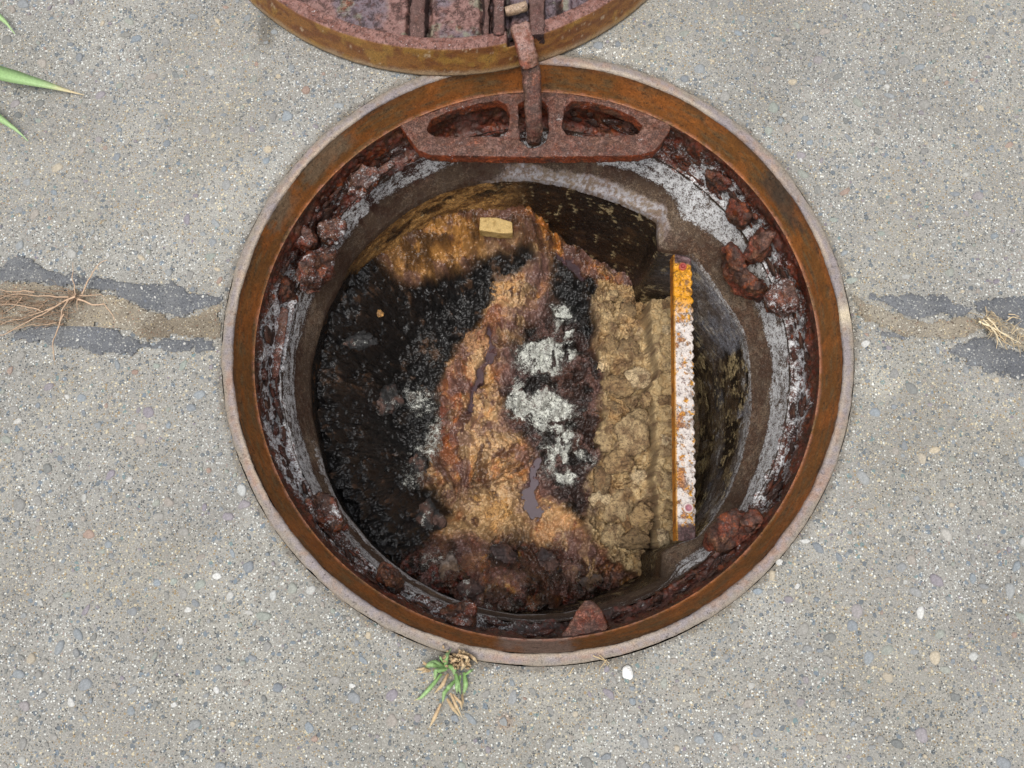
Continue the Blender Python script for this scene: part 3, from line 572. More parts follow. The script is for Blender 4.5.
white = 1.15 * np.maximum.reduce([blb(540, 358, 26, 20, soft=.8), blb(548, 412, 30, 24, soft=.8), blb(564, 462, 24, 22, soft=.8), blb(520, 400, 9, 20), blb(562, 322, 12, 24), blb(540, 345, 18, 9), blb(548, 368, 18, 13), blb(572, 352, 9, 12), blb(547, 405, 24, 16), blb(533, 418, 13, 10), blb(560, 432, 12, 12), blb(556, 456, 13, 14), blb(574, 466, 15, 10), blb(568, 482, 12, 8)])
grey = np.maximum.reduce([blb(416, 400, 22, 18, soft=.8), blb(416, 462, 15, 26, soft=.8), blb(424, 482, 14, 13), blb(430, 440, 12, 30), blb(450, 560, 20, 12) * .4, blb(500, 600, 40, 6) * .3])
# height
h = np.full(len(P), ZN)
calm = 1 - .55 * np.maximum(blackA, blackB)
h += (n1 - .5) * .06 + (n2 - .5) * .036 + ((n3 - .5) * .012 + (n4 - .5) * .003) * calm
edgeR = np.hypot(P[:, 0], P[:, 1]); angd = np.degrees(np.arctan2(P[:, 1], P[:, 0])); ulz = sm(.205, .272, edgeR + wx * .6) * sm(38, 18, np.abs(angd - 112))
h += sm(.24, .30, edgeR) * .03 * sm(.15, -.1, P[:, 0]); lz = sm(.19, .285, edgeR) * sm(85, 60, np.abs((angd - 200 + 180) % 360 - 180)); blackA = np.maximum(blackA, sm(.5, .9, lz) * (1 - lower)); h += .13 * lz * (1 - ulz); h += .085 * ulz; tanUL = np.maximum(tanUL, ulz); blackA = blackA * (1 - sm(.3, .7, ulz))
h -= .055 * sm(.02, .17, P[:, 0]) * sm(.08, .22, P[:, 1])         # lower towards the upper right, where more wall shows
h += (st - .5) * .030 * (1 - ulz * .8) * (1 - heap) * (1 - blackA * .6)
h += tanC * .012 - blackA * .008 - dark5 * .006 + white * .006 + strk([(520, 262), (500, 300), (470, 350), (452, 400)], 16) * .012
h += heap * (.018 + (1 - b1) * .003 + (n3 - .5) * .016 + (n5 - .5) * .034 - .012 * sm(.035, .0, np.abs(fbm(Wp, 48, 4, 594, .6) - .5))) 
h = h * (1 - ridge) + ridge * (-.322 + (n1 - .5) * .02 + (n2 - .5) * .034 + (n3 - .5) * .014 + (1 - d1) * .006)
h -= seam * .02 * (1 - ridge)
rw_ = sm(.214, .228, P[:, 0] + wx * .4); h = h * (1 - rw_) + rw_ * (-.50 + (n2 - .5) * .03)       # deep slot beyond the step
h += (1 - heap) * (1 - ridge) * ((1 - b1) * .014 + (1 - d1) * .009 * calm - .008)
h0_ = h.copy(); h = h - .012 * sm(.0, .8, pud)
# colour
c = np.tile(lin(142, 110, 76), (len(P), 1)); c = mixc(c, lin(84, 58, 42), sm(.45, .6, n2)); c = mixc(c, lin(176, 130, 72), sm(.5, .62, n5) * .7); c = mixc(c, lin(96, 66, 58), sm(.52, .62, n1) * .6)
c = mixc(c, lin(184, 150, 108), tanC * sm(.42, .58, n3 * .5 + n5 * .5) * .9)
c = mixc(c, lin(158, 112, 56), tanUL * .85); c = mixc(c, lin(96, 66, 38), tanUL * sm(.48, .58, n2) * .7)
c = mixc(c, lin(112, 60, 42), red * sm(.4, .55, n2 * .5 + n3 * .5) * .8)
c = mixc(c, lin(186, 98, 34), orange * sm(.3, .6, n3) * .45)
bm = np.maximum(blackA, blackB); c = mixc(c, lin(22, 20, 19), bm * .97)
c = mixc(c, lin(84, 60, 42), bm * sm(.60, .65, n2 * .6 + n3 * .4) * .8)
c = mixc(c, lin(22, 17, 16), dark5 * .95); c = mixc(c, lin(116, 82, 68), np.maximum(blb(594, 400, 12, 60), blb(520, 440, 10, 30)) * sm(.50, .58, n2) * .8)
c = mixc(c, lin(30, 19, 17), lower * sm(.70, .55, n5) * .95); c = mixc(c, lin(112, 50, 38), lower * sm(.47, .58, n3) * .65); c = mixc(c, lin(150, 140, 135), lower * sm(.6, .68, n4 * .5 + n2 * .5) * .6)
hc = mixc(np.tile(lin(158, 134, 96), (len(P), 1)), lin(116, 94, 66), sm(.45, .62, n2) * .8); hc = mixc(hc, lin(190, 168, 128), sm(.5, .6, bid * .25 + n3 * .75) * .6); hc = mixc(hc, lin(74, 56, 38), sm(.022, .004, np.abs(fbm(Wp, 48, 4, 594, .6) - .5)) * .55); hc = mixc(hc, lin(150, 112, 66), sm(.5, .6, fbm(P, 30, 3, 597)) * .4)  # heap crevices are also shaded dark in the colour
c = c * (1 - heap[:, None]) + hc * heap[:, None]
c = mixc(c, lin(162, 140, 102), ridge * .6); c = mixc(c, lin(60, 38, 20), seam * (1 - ridge) * .9)
c = mixc(c, lin(62, 50, 36), rw_ * .85)
c = mixc(c, lin(52, 36, 26), (1 - sm(.0, .10, d2 - d1)) * (1 - heap) * (1 - ridge) * sm(.4, .55, n5) * .6)  # cracks between lumps darkened in the colour, as painted shade
c = mixc(c, lin(96, 66, 56), sm(.50, .58, fbm(P, 36, 4, 571)) * (1 - bm) * (1 - heap) * .8)
frm = (1 - ulz * .75) * (1 - bm) * (1 - heap) * (1 - ridge) * (1 - dark5)
c = mixc(c, lin(70, 46, 34), sm(.50, .57, st) * frm * .8); c = mixc(c, lin(202, 166, 122), sm(.50, .58, st2) * frm * tanC * .7); c = mixc(c, lin(184, 104, 48), sm(.54, .60, 1 - st) * sm(.48, .56, n5) * frm * .18)
c = mixc(c, lin(30, 22, 19), sm(.57, .62, st2) * (1 - tanC * .6) * frm * .7)
c = mixc(c, lin(112, 84, 78), sm(.54, .62, fbm(P, 50, 4, 577)) * (1 - bm) * (1 - heap) * (1 - ridge) * .6)
c = mixc(c, lin(64, 44, 26), ulz * sm(.50, .57, n2 * .6 + n1 * .4) * .7)
c = mixc(c, lin(92, 64, 38), heap * sm(.54, .60, n2 * .6 + n3 * .4) * .6)
c = mixc(c, lin(20, 16, 15), dark5 * sm(.60, .50, n2) * .7)
c *= (1.32 - .32 * bm - .2 * dark5)[:, None]
c = mixc(c, lin(12, 11, 11), bm * sm(.66, .5, n2) * .9)
brk = sm(.40, .52, fbm(Wp, 60, 4, 591, .65)); white = white * (.25 + .75 * brk)
SW_ = np.clip(white * .68 + grey * .5 + lower * .12 + .12 * (1 - bm) + .05 + (n3 - .5) * .5 * np.maximum(white, grey) + (n2 - .5) * .4, 0, 1) * (1 - heap * .8) * (1 - ridge)
SD_ = .20 + .4 * (n2 - .4) + .15 * dark5 + .15 * lower
c = mixc(c, lin(92, 66, 70), pud * .95)  # purplish sky reflection of the puddles painted into the sludge
pale = blb(490, 512, 34, 20, soft=.7); c = mixc(c, lin(214, 176, 124), pale * sm(.36, .5, n2) * .8)
ro = .62 + .3 * (n3 - .5); ro = np.where(heap > .5, .8, ro) + bm * .02 - orange * .3 - tanUL * .15 - lower * .25 - dark5 * .2 - .22 * (heap < .5)
P[:, 2] = h
idx = np.arange(G * G).reshape(G, G); k = keep.reshape(G, G); kk = k[:-1, :-1] & k[1:, :-1] & k[1:, 1:] & k[:-1, 1:]
F = np.stack([idx[:-1, :-1], idx[1:, :-1], idx[1:, 1:], idx[:-1, 1:]], -1)[kk]; uq, inv = np.unique(F, return_inverse=True)
HG = h.reshape(G, G)
def hat(x, y): 
    i = int(round((x + ext) / (2 * ext) * (G - 1))); j = int(round((y + ext) / (2 * ext) * (G - 1))); return HG[min(max(i, 0), G - 1), min(max(j, 0), G - 1)]
sludge = mesh('sludge', P[uq], inv.reshape(-1, 4), c[uq], ro[uq], M_mud, white=SW_[uq], dark=SD_[uq]); tag(sludge, 'lumpy black, tan and ochre sludge covering the bottom of the open manhole', kind='structure')
# small pools of water standing in the sludge
gw = NG('standing_water'); gw.b.inputs['Base Color'].default_value = (.10, .07, .08, 1); gw.b.inputs['Roughness'].default_value = .04; gw.b.inputs['IOR'].default_value = 1.4; gw.b.inputs['Specular IOR Level'].default_value = 1.0; gw.bump(gw.noise(60, 2, .5), .15, .001)
for cx_, cy_, hx_, hy_ in ((482, 372, 24, 48), (533, 490, 26, 34), (568, 262, 26, 14)):
    a = at(cx_, cy_, ZN); k_ = (CH - ZN) / FPX; sel = (np.abs(P[:, 0] - a[0]) < hx_ * k_) & (np.abs(P[:, 1] - a[1]) < hy_ * k_) & (pud > .25)
    k = sel.reshape(G, G); kk = k[:-1, :-1] & k[1:, :-1] & k[1:, 1:] & k[:-1, 1:]
    Fw = np.stack([idx[:-1, :-1], idx[1:, :-1], idx[1:, 1:], idx[:-1, 1:]], -1)[kk]; uw, iw = np.unique(Fw, return_inverse=True); Pw = P[uw].copy()
    # the pools step down gently with the slope under them
    Aw = np.stack([Pw[:, 0], Pw[:, 1], np.ones(len(Pw))], -1); sol = np.linalg.lstsq(Aw, Pw[:, 2], rcond=None)[0]; Pw[:, 2] = Aw @ sol + .003
    tag(mesh('puddle', Pw, iw.reshape(-1, 4), None, None, gw.m), kind='structure')
# clods lying on the heap and lumps in the dark part
IV, IF = ico(4)
def clod(px, py, r, z, c0, s, flat=.6, rough=.85):
    a = at(px, py, z); z = hat(a[0], a[1]); a = at(px, py, z); k = (CH - z) / FPX; r = r * k
    D = IV * (1 + (fbm(IV, 1.3, 4, 600 + s, .6) - .5)[:, None] * 1.5 + (fbm(IV, 4, 4, 640 + s, .65) - .5)[:, None] * .7)
    sc = np.array([r * (1 + .25 * math.sin(s)), r * (1 + .25 * math.cos(s * 2.3)), r * flat]); Vv = D * sc
    g = fbm(Vv + a, 130, 4, 650 + s, .65); g2 = fbm(Vv + a, 60, 4, 690 + s, .65); cc = np.tile(c0, (len(Vv), 1)) * (.5 + 1.0 * g)[:, None] * (1.25 if c0[0] > .1 else 1.0); cc = mixc(cc, lin(116, 84, 52) if c0[0] > .1 else lin(110, 76, 62), sm(.5, .64, g2) * .7)
    o = mesh('clod', Vv, IF, cc, rough, M_mud, sludge, white=.1 if c0[0] > .1 else .2 + (g - .5) * 2, dark=.45); o.location = (a[0], a[1], z - r * flat * (.12 if s < 80 else .55))
HC = [lin(166, 142, 104), lin(148, 122, 84), lin(186, 164, 128), lin(132, 108, 74)]
for i, (px, py, r) in enumerate([(634, 430, 17), (618, 385, 13), (640, 378, 12), (628, 350, 10), (606, 318, 11), (612, 345, 8), (640, 330, 9), (612, 410, 9), (606, 440, 9), (622, 462, 13), (640, 478, 10), (604, 480, 11), (618, 505, 17), (642, 515, 10),
                                 (600, 500, 8), (634, 540, 12), (612, 535, 10), (646, 400, 7), (646, 450, 7), (628, 312, 8), (608, 296, 8), (645, 305, 7), (604, 365, 7), (628, 400, 7)]):
    clod(px, py, r, -.37, HC[i % 4] * rnd.uniform(.85, 1.1), i)
for i, (px, py, r) in enumerate([(655, 300, 0), (667, 305, 7), (667, 330, 6), (668, 365, 6), (667, 400, 7), (668, 440, 6), (667, 480, 7), (668, 515, 7), (664, 540, 8)]):
    if r: clod(px, py, r, -.305, HC[i % 3], 60 + i, .6)
for i, (px, py, r, cc) in enumerate([(425, 520, 20, (24, 22, 21)), (417, 465, 13, (40, 38, 36)), (385, 400, 12, (22, 20, 19)), (360, 340, 12, (22, 20, 20)), (503, 560, 13, (60, 40, 38)), (545, 568, 12, (50, 34, 34)),
                                     (470, 590, 14, (80, 58, 52)), (450, 570, 12, (104, 92, 84)), (490, 510, 22, (180, 136, 78)), (505, 290, 13, (176, 132, 80)), (475, 345, 12, (160, 116, 76)), (590, 580, 10, (90, 76, 70)), (380, 313, 4, (178, 132, 70)),
                                      (430, 590, 8, (130, 98, 56))]):
    clod(px, py, r, ZN, lin(*cc), 80 + i, .42, .6)

# pale block
blk = empty('foam_block', tuple(at(496, 233, -.355)))
tag(blk, 'small cream coloured rectangular block lying on the sludge against the far black wall', 'block')
z0 = -.277; A = ats([(480, 217), (497, 217), (512, 222), (513, 233), (499, 233), (479, 230)], z0)
V, F = slab([A], .022)
remesh('block', V, F, .0014, lambda P: (fbm(P, 160, 4, 700) - .5) * .0016, lambda P, N: (mixc(np.tile(lin(206, 176, 118), (len(P), 1)), lin(150, 118, 62), sm(.3, -.3, N[:, 2]) * .8 + sm(.55, .65, fbm(P, 200, 4, 702)) * .5), np.full(len(P), .7)), M_block, blk)

# ------------------------------------------------------------------ yellow step
step = empty('manhole_step', tuple(at(684, 395, -.2)))
tag(step, 'yellow painted metal step bar with peeling white patches along the right side of the hole', 'ladder step')
zt = -.200; p0 = at(682.5, 251, zt); p1 = at(686.5, 541, zt); ax = (p1 - p0) / np.linalg.norm(p1 - p0); sd_ = np.array([-ax[1], ax[0], 0.]); sd_ = sd_ if sd_[0] > 0 else -sd_
Ln = np.linalg.norm(p1 - p0); nu, nv = 420, 26; uu = np.linspace(0, 1, nu)[:, None]; vv = np.linspace(-1, 1, nv)[None]
hw = .0125; sc_ = (.0016 + .0030 * hsh(np.floor(uu * Ln / .0128).astype(int), np.zeros((nu, 1), int), np.zeros((nu, 1), int), 9)) * (np.abs(np.sin(uu * Ln / .0128 * np.pi)) - .5) * sm(.04, .07, uu) * sm(.93, .90, uu) + (fbm(np.stack([uu * 60, uu * 0, uu * 0], -1).reshape(-1, 3), 1, 3, 745).reshape(-1, 1) - .5) * .002
wv = np.where(vv > 0, vv * (hw + sc_ * np.clip(vv, 0, 1)), vv * hw)
top_ = p0 + (uu * Ln)[..., None] * ax + wv[..., None] * sd_; top_[..., 2] = zt
du = (uu * Ln / .0125 % 1 - .5); nib = hsh(np.floor(uu * Ln / .0125).astype(int) + (0 * vv).astype(int), (np.sign(vv) + 2).astype(int) + (0 * uu).astype(int), np.zeros((nu, nv), int), 5); Dm = sm(.34, .16, np.hypot(du * .9, (np.abs(vv) - .45) * 1.0)) * sm(.05, .08, uu) * sm(.92, .89, uu)
pt = top_.reshape(-1, 3); fa = fbm(pt, 120, 4, 711, .6).reshape(nu, nv); fb = fbm(pt, 330, 4, 712, .65).reshape(nu, nv)
top_[..., 2] += Dm * .0024 * nib + (fa - .5) * .0055 + (fb - .5) * .0026 - .003 * sm(.9, 1.0, np.abs(vv) * np.ones_like(uu))
bulge = np.zeros((nu, 3, 3))
cc = np.tile(lin(214, 148, 26), (nu * nv, 1)); FA, FB, UU = fa.ravel(), fb.ravel(), np.broadcast_to(uu, (nu, nv)).ravel(); VV = np.broadcast_to(vv, (nu, nv)).ravel()
cc = mixc(cc, lin(232, 170, 40), sm(.5, .6, FA) * .6)
peel = sm(.17, .26, UU + (FA - .5) * .16) * sm(.97, .94, UU) ; cc = mixc(cc, lin(206, 200, 196), sm(.36, .46, FB + .10 * peel - .16 * sm(.5, .62, FA)) * peel * .95)
cc = mixc(cc, lin(190, 122, 54), sm(.54, .62, FA) * peel * sm(.9, .1, np.abs(VV + .5)) * .85)
cc = mixc(cc, lin(90, 46, 30), sm(.69 - .06 * (1 - peel), .72, FB) * .85)
cc = mixc(cc, lin(70, 44, 40), sm(.40, .33, FA * .6 + FB * .4) * .7)
cc = mixc(cc, lin(104, 78, 78), np.maximum(sm(.055, .045, UU + (FA - .5) * .03), sm(.935, .955, UU + (FB - .5) * .04)))
cc = mixc(cc, lin(214, 150, 40), sm(-.82, -.9, VV) * .8)
Fq = gridf(nu, nv); 
mesh('tread', top_.reshape(-1, 3), Fq, cc, .4 + .3 * FB, M_paint, step, dark=.30 + .25 * (FA > .5), white=.15 * peel)
# underside closes the bar, tapering
def strip(name, off0, z0_, off1, z1_, colr, seed, m=6):
    w_ = np.linspace(0, 1, m)[None]; q = p0 + (uu * Ln)[..., None] * ax + (off0 * (1 - w_) + off1 * w_)[..., None] * sd_; q[..., 2] = z0_ * (1 - w_) + z1_ * w_
    f_ = q.reshape(-1, 3); n_ = fbm(f_, 120, 4, seed, .6); f_[:, :2] += (n_ - .5)[:, None] * .001
    c_ = mixc(np.tile(colr, (len(f_), 1)), lin(110, 60, 28), sm(.52, .62, n_) * .7); return mesh(name, f_, gridf(nu, m), c_, .6, M_paint, step)
strip('side_flange', -hw, zt - .003, -hw - .0008, zt - .021, lin(206, 130, 34), 731)
strip('side_flange', hw - .0010, zt - .0035, hw - .004, zt - .021, lin(120, 84, 40), 733)
def disc(px, py, r, colr, colr2):
    a = at(px, py, zt); t = np.arange(20) * 2 * np.pi / 20; Vv = []
    for rr_, z_ in ((r * 1.0, -.0015), (r * 1.0, .0022), (r * .85, .0032), (r * .55, .0030), (r * .5, .0008)): Vv += [(rr_ * math.cos(x), rr_ * math.sin(x), z_) for x in t]
    Vv.append((0, 0, .0006)); F_ = [(q * 20 + i, q * 20 + (i + 1) % 20, (q + 1) * 20 + (i + 1) % 20, (q + 1) * 20 + i) for q in range(4) for i in range(20)]
    F3 = []; [F3.extend([(f[0], f[1], f[2]), (f[0], f[2], f[3])]) for f in F_]; F3 += [(80 + i, 80 + (i + 1) % 20, 100) for i in range(20)]
    cl = np.tile(colr, (101, 1)); cl[60:] = colr2; o = mesh('rivet', np.array(Vv), np.array(F3), cl, .5, M_paint, step); o.location = Vector(a) - step.location + Vector((0, 0, .001)); return o
disc(682.5, 267, .0052, lin(176, 84, 66), lin(150, 60, 56)); disc(688, 508, .0066, lin(220, 205, 196), lin(176, 120, 130))

# ------------------------------------------------------------------ cover lying upside down
LX, LY, LZ = -.1012, .6400, .0024; RB, RT, TH_ = .3285, .3194, .0365
cover = empty('manhole_cover', (LX, LY, LZ)); tag(cover, 'rusty round cast iron manhole cover lying upside down on the pavement behind the frame', 'manhole cover')
Cc = np.array([LX, LY, 0]); hin = at(520, 22, .036); hx = hin[0] - LX
def place(o): o.location = (0, 0, 0); return o
n = 1500; t = np.linspace(0, 2 * np.pi, n, endpoint=False)
prof = [(RB - .004, .0)] + [(RB + (RT - RB) * k, .0005 + (TH_ - .002) * k) for k in np.linspace(0, 1, 18)] + [(RT - .0012, TH_)] + [(RT - .0012 - .002 * k, TH_ + .0002) for k in range(1, 8)] + [(RT - .0168, TH_ - .004), (RT - .018, TH_ - .012), (RT - .0185, TH_ - .02)]
prof = np.array(prof); m = len(prof); T = np.repeat(t, m); R = np.tile(prof[:, 0], n); Z = np.tile(prof[:, 1], n)
V = np.stack([R * np.cos(T), R * np.sin(T), Z], -1); notch = sm(.0155, .0125, np.abs(V[:, 0] - hx)) * (V[:, 1] < 0) 
q1 = fbm(V, 60, 4, 801); q2 = fbm(V, 220, 4, 802, .65); q3 = fbm(np.stack([T * .32, Z * 4, Z * 0], -1), 45, 4, 803); q4 = fbm(V, 480, 3, 804, .7)
inn = R < RT - .0005
Zn = Z - notch * np.clip(Z - .012, 0, 1) * .95 * (R < RT + .001)
V[:, 2] = Zn + np.where(inn, (q1 - .5) * .003 + (q2 - .5) * .0024, 0) * sm(0, .02, Z); V[:, :2] *= (1 + (q2 - .5) * .0035)[:, None]
side = mixc(np.tile(lin(126, 84, 40), (len(V), 1)), lin(100, 58, 30), sm(.45, .6, q3) * .8); side = mixc(side, lin(146, 112, 50), sm(.55, .68, q1) * .6)
side = mixc(side, lin(150, 128, 100), sm(.010, .002, Z + (q1 - .5) * .012) * .8); side = mixc(side, lin(168, 146, 120), sm(.64, .68, q2 * .5 + q3 * .5) * .7)
tp = mixc(np.tile(lin(150, 110, 100), (len(V), 1)), lin(120, 74, 60), sm(.45, .6, q2) * .8); tp = mixc(tp, lin(80, 40, 36), sm(.6, .7, q4) * .6)
c = side * (1 - inn[:, None]) + tp * inn[:, None]; c = mixc(c, lin(70, 46, 40), notch * inn * .8)  # hinge notch painted dark rust to read as a shaded gap
place(mesh('rim', V, gridf(n, m, True), c * (np.where(inn, .65, .8) + .4 * q4)[:, None], np.where(inn, .6, .5), M_iron, cover, white=np.where(inn, .22 + (q2 - .5), .0), dark=np.where(inn, .42, .3)))
# plate
Gp = 420; g = np.linspace(-RT, RT, Gp); X, Y = np.meshgrid(g, g, indexing='ij'); V = np.stack([X.ravel(), Y.ravel(), np.zeros(X.size)], -1); ins = np.hypot(V[:, 0], V[:, 1]) < RT - .014
q1 = fbm(V, 26, 4, 811); q2 = fbm(V, 160, 4, 812, .65); q3 = fbm(V, 60, 4, 813); q4 = fbm(V, 400, 3, 814)
V[:, 2] = .0225 + (q3 - .5) * .003 + (q2 - .5) * .0034
c = mixc(np.tile(lin(142, 106, 98), (len(V), 1)), lin(116, 100, 106), sm(.46, .58, q1)); c = mixc(c, lin(134, 132, 112), sm(.54, .64, q3) * .8); c = mixc(c, lin(150, 94, 70), sm(.58, .68, q2 * .5 + q3 * .5)); c = mixc(c, lin(84, 46, 40), sm(.62, .68, q4) * .7)
gro = np.zeros(len(V))
for px_, o_ in ((418, .0105), (418, -.0105), (486.5, -.004), (499, .009), (560, 0), (575, .0)):
    xg = at(px_, 20, .03)[0] - LX + o_; gro = np.maximum(gro, sm(.0048, .0022, np.abs(V[:, 0] - xg + (q3 - .5) * .006)) * (V[:, 1] < -.03))
V[:, 2] -= gro * .007; c = mixc(c, lin(52, 30, 28), gro * sm(.38, .5, q2) * .9)  # grooves beside the ribs also get their shade painted in
idx = np.arange(Gp * Gp).reshape(Gp, Gp); k = ins.reshape(Gp, Gp); kk = k[:-1, :-1] & k[1:, :-1] & k[1:, 1:] & k[:-1, 1:]; F = np.stack([idx[:-1, :-1], idx[1:, :-1], idx[1:, 1:], idx[:-1, 1:]], -1)[kk]; uq, inv = np.unique(F, return_inverse=True)
place(mesh('plate', V[uq], inv.reshape(-1, 4), c[uq] * .84, .45, M_iron, cover, white=.12 + (q3[uq] - .5) * .6, dark=.42 + (q2[uq] - .5) * 1.2))
def box(x0, x1, y0, y1, z0, z1, tw=.0):
    Vv = [(x0 - tw, y0, z0), (x1 + tw, y0, z0), (x1 + tw, y1, z0), (x0 - tw, y1, z0), (x0, y0, z1), (x1, y0, z1), (x1, y1, z1), (x0, y1, z1)]
    return np.array(Vv, float), [(0, 3, 2, 1), (4, 5, 6, 7), (0, 1, 5, 4), (1, 2, 6, 5), (2, 3, 7, 6), (3, 0, 4, 7)]
def liddress(s): return lambda P, N: (lambda c, r, w, d: (mixc(mixc(c, lin(150, 116, 112), np.full(len(P), .35)), lin(60, 34, 32), sm(.6, .2, N[:, 2]) * .8), r, w, d + .2))(*rustcol(P, N, s, 1.0, .18, .1, .35))  # steep sides painted dark as shade, tops keep the rust colour
ribs = []
for px, wpx in ((418, 14), (343, 0), (486.5, 5), (606, 8)):
    if not wpx: continue
    a = at(px, 20, .032); x = a[0] - LX; wd = wpx * .00055
    yb = -math.sqrt((RT - .012) ** 2 - x * x); Vv, Ff = box(x - wd, x + wd, yb, -.01, .016, .0335, .003)
    place(remesh('rib', Vv, Ff, .0022, lumps(900 + px, .0032), liddress(50 + int(px) % 7), M_iron, cover))
for x in (-.20, .02, .19):
    Vv, Ff = box(x - .006, x + .006, .012, math.sqrt((RT - .012) ** 2 - x * x), .016, .0335, .003); place(remesh('rib', Vv, Ff, .003, lumps(900, .0032), liddress(57), M_iron, cover))
Vv, Ff = box(-RT + .02, RT - .02, -.008, .010, .016, .0335, .0); place(remesh('rib', Vv, Ff, .003, lumps(911, .0032), liddress(58), M_iron, cover))
# hinge socket: two cheeks and a pin
for px, wd in ((499, .006), (537, .008)):
    a = at(px, 20, .036); x = a[0] - LX; Vv, Ff = box(x - wd, x + wd, -.3035, -.225, .016, .0405, .002); place(remesh('hinge_cheek', Vv, Ff, .0018, lumps(920 + px, .0032), liddress(60 + px % 5), M_iron, cover))
a = at(516, 9, .038) - Cc; b = np.array([a[0] + .0125, a[1] + .004, a[2] - LZ]); a = np.array([a[0] - .0125, a[1] - .004, a[2] - LZ])
def tube(pts, rad, nseg=16, sq=2.0, hgt=1.0):
    pts = np.array(pts, float); t = np.gradient(pts, axis=0); t /= np.linalg.norm(t, axis=1)[:, None]; V = []; rad = np.broadcast_to(rad, len(pts))
    for p, d, r in zip(pts, t, rad):
        s_ = np.cross(d, [0, 0, 1]); s_ /= np.linalg.norm(s_) + 1e-9; u_ = np.cross(s_, d)
        for k in range(nseg):
            an = 2 * math.pi * k / nseg; cx_, sx_ = math.cos(an), math.sin(an); q = 2 / sq
            V.append(p + s_ * r * math.copysign(abs(cx_) ** q, cx_) + u_ * r * hgt * math.copysign(abs(sx_) ** q, sx_))
    n_ = len(pts); F = [(i * nseg + k, i * nseg + (k + 1) % nseg, (i + 1) * nseg + (k + 1) % nseg, (i + 1) * nseg + k) for i in range(n_ - 1) for k in range(nseg)]
    F += [tuple(range(nseg))[::-1], tuple(range((n_ - 1) * nseg, n_ * nseg))]; return np.array(V), F
Vv, Ff = tube([a, (a + b) / 2, b], .0058); place(remesh('hinge_pin', Vv, Ff, .0014, lumps(930, .001), lambda P, N: (mixc(rustcol(P, N, 66, 1, .5, .2, .1)[0], lin(178, 156, 128), np.full(len(P), .6)), np.full(len(P), .5), .3, .4), M_iron, cover))

# ------------------------------------------------------------------ hinge bar between cover and frame
bar = empty('hinge_bar', tuple(at(533, 70, .01))); tag(bar, 'rusty iron hinge bar linking the upturned cover to the slot in the frame bracket', 'hinge')
up_ = ats([(520, 27, .037), (523, 36, .038), (525.5, 46, .034), (528, 57, .027), (530, 67, .018)])
def resamp(A, k):
    A = np.array(A); d = np.concatenate([[0], np.cumsum(np.linalg.norm(np.diff(A, axis=0), axis=1))]); s_ = np.linspace(0, d[-1], k); return np.stack([np.interp(s_, d, A[:, i]) for i in range(3)], -1)
Vv, Ff = tube(resamp(up_, 18), .0112, 20, 2.8, .6); remesh('knuckle', Vv, Ff, .0013, lumps(940, .0024), lambda P, N: rustcol(P, N, 71, 1.0, .35, .1, .15), M_iron, bar)
lo_ = ats([(528.5, 56, .018), (531.5, 75, .006), (532.5, 95, -.006), (533.5, 115, -.020), (534, 128, -.032), (534, 137, -.046), (534, 141, -.07)])
Vv, Ff = tube(resamp(lo_, 24), np.interp(np.linspace(0, 1, 24), [0, .5, 1], [.0108, .0103, .0085]), 20, 3.0, .8)
remesh('shank', Vv, Ff, .0013, lumps(941, .0018), lambda P, N: (lambda c, r, w, d: (mixc(c, lin(116, 92, 82), np.full(len(P), .4)), r * .7, w, d + .1))(*rustcol(P, N, 72, .5, .12, .15, .3)), M_iron, bar)

# ------------------------------------------------------------------ plants
def blade(name, pts, w, c0, c1, parent, tipc=None, fold=.16):
    A = resamp(ats(pts), 14); t = np.gradient(A, axis=0); t /= np.linalg.norm(t, axis=1)[:, None]; s_ = np.cross(t, [0, 0, 1]); s_ /= np.linalg.norm(s_, axis=1)[:, None] + 1e-9
    k = np.linspace(0, 1, 14); wd = w * .00045 * np.minimum(.6 + 1.6 * k, 1) * np.clip((1 - k) * 2.0, .06, 1); un = np.cross(s_, t)
    V = np.stack([A - s_ * wd[:, None] + un * (wd * fold)[:, None], A - un * .0002, A + s_ * wd[:, None] + un * (wd * fold)[:, None], A - un * .0007], 1).reshape(-1, 3)
    F = [(i * 4 + j, i * 4 + (j + 1) % 4, i * 4 + 4 + (j + 1) % 4, i * 4 + 4 + j) for i in range(13) for j in range(4)]
    K = np.repeat(k, 4)[:, None]; c = np.array(c0) * (1 - K) + np.array(c1) * K
    if tipc is not None: c = c * (1 - sm(.72, .92, K)) + np.array(tipc) * sm(.72, .92, K)
    return mesh(name, V, F, c * (.85, .85, .85), .5, M_leaf, parent, smooth=False)
G1, G2, STR, STR2 = lin(132, 172, 102), lin(178, 206, 150), lin(222, 202, 162), lin(204, 172, 134)
tuft = empty('grass_tuft', tuple(at(449, 668, 0))); tag(tuft, 'small tuft of green and straw coloured grass growing at the bottom of the frame lip', 'grass tuft')
def tz(pts, z0_=.008): 
    n_ = len(pts); return [(380 + p[0] * .1367, 630 + p[1] * .1367, z0_ + (.006 if 0 < i < n_ - 1 else 0) - (.006 if i == n_ - 1 else 0)) for i, p in enumerate(pts)]
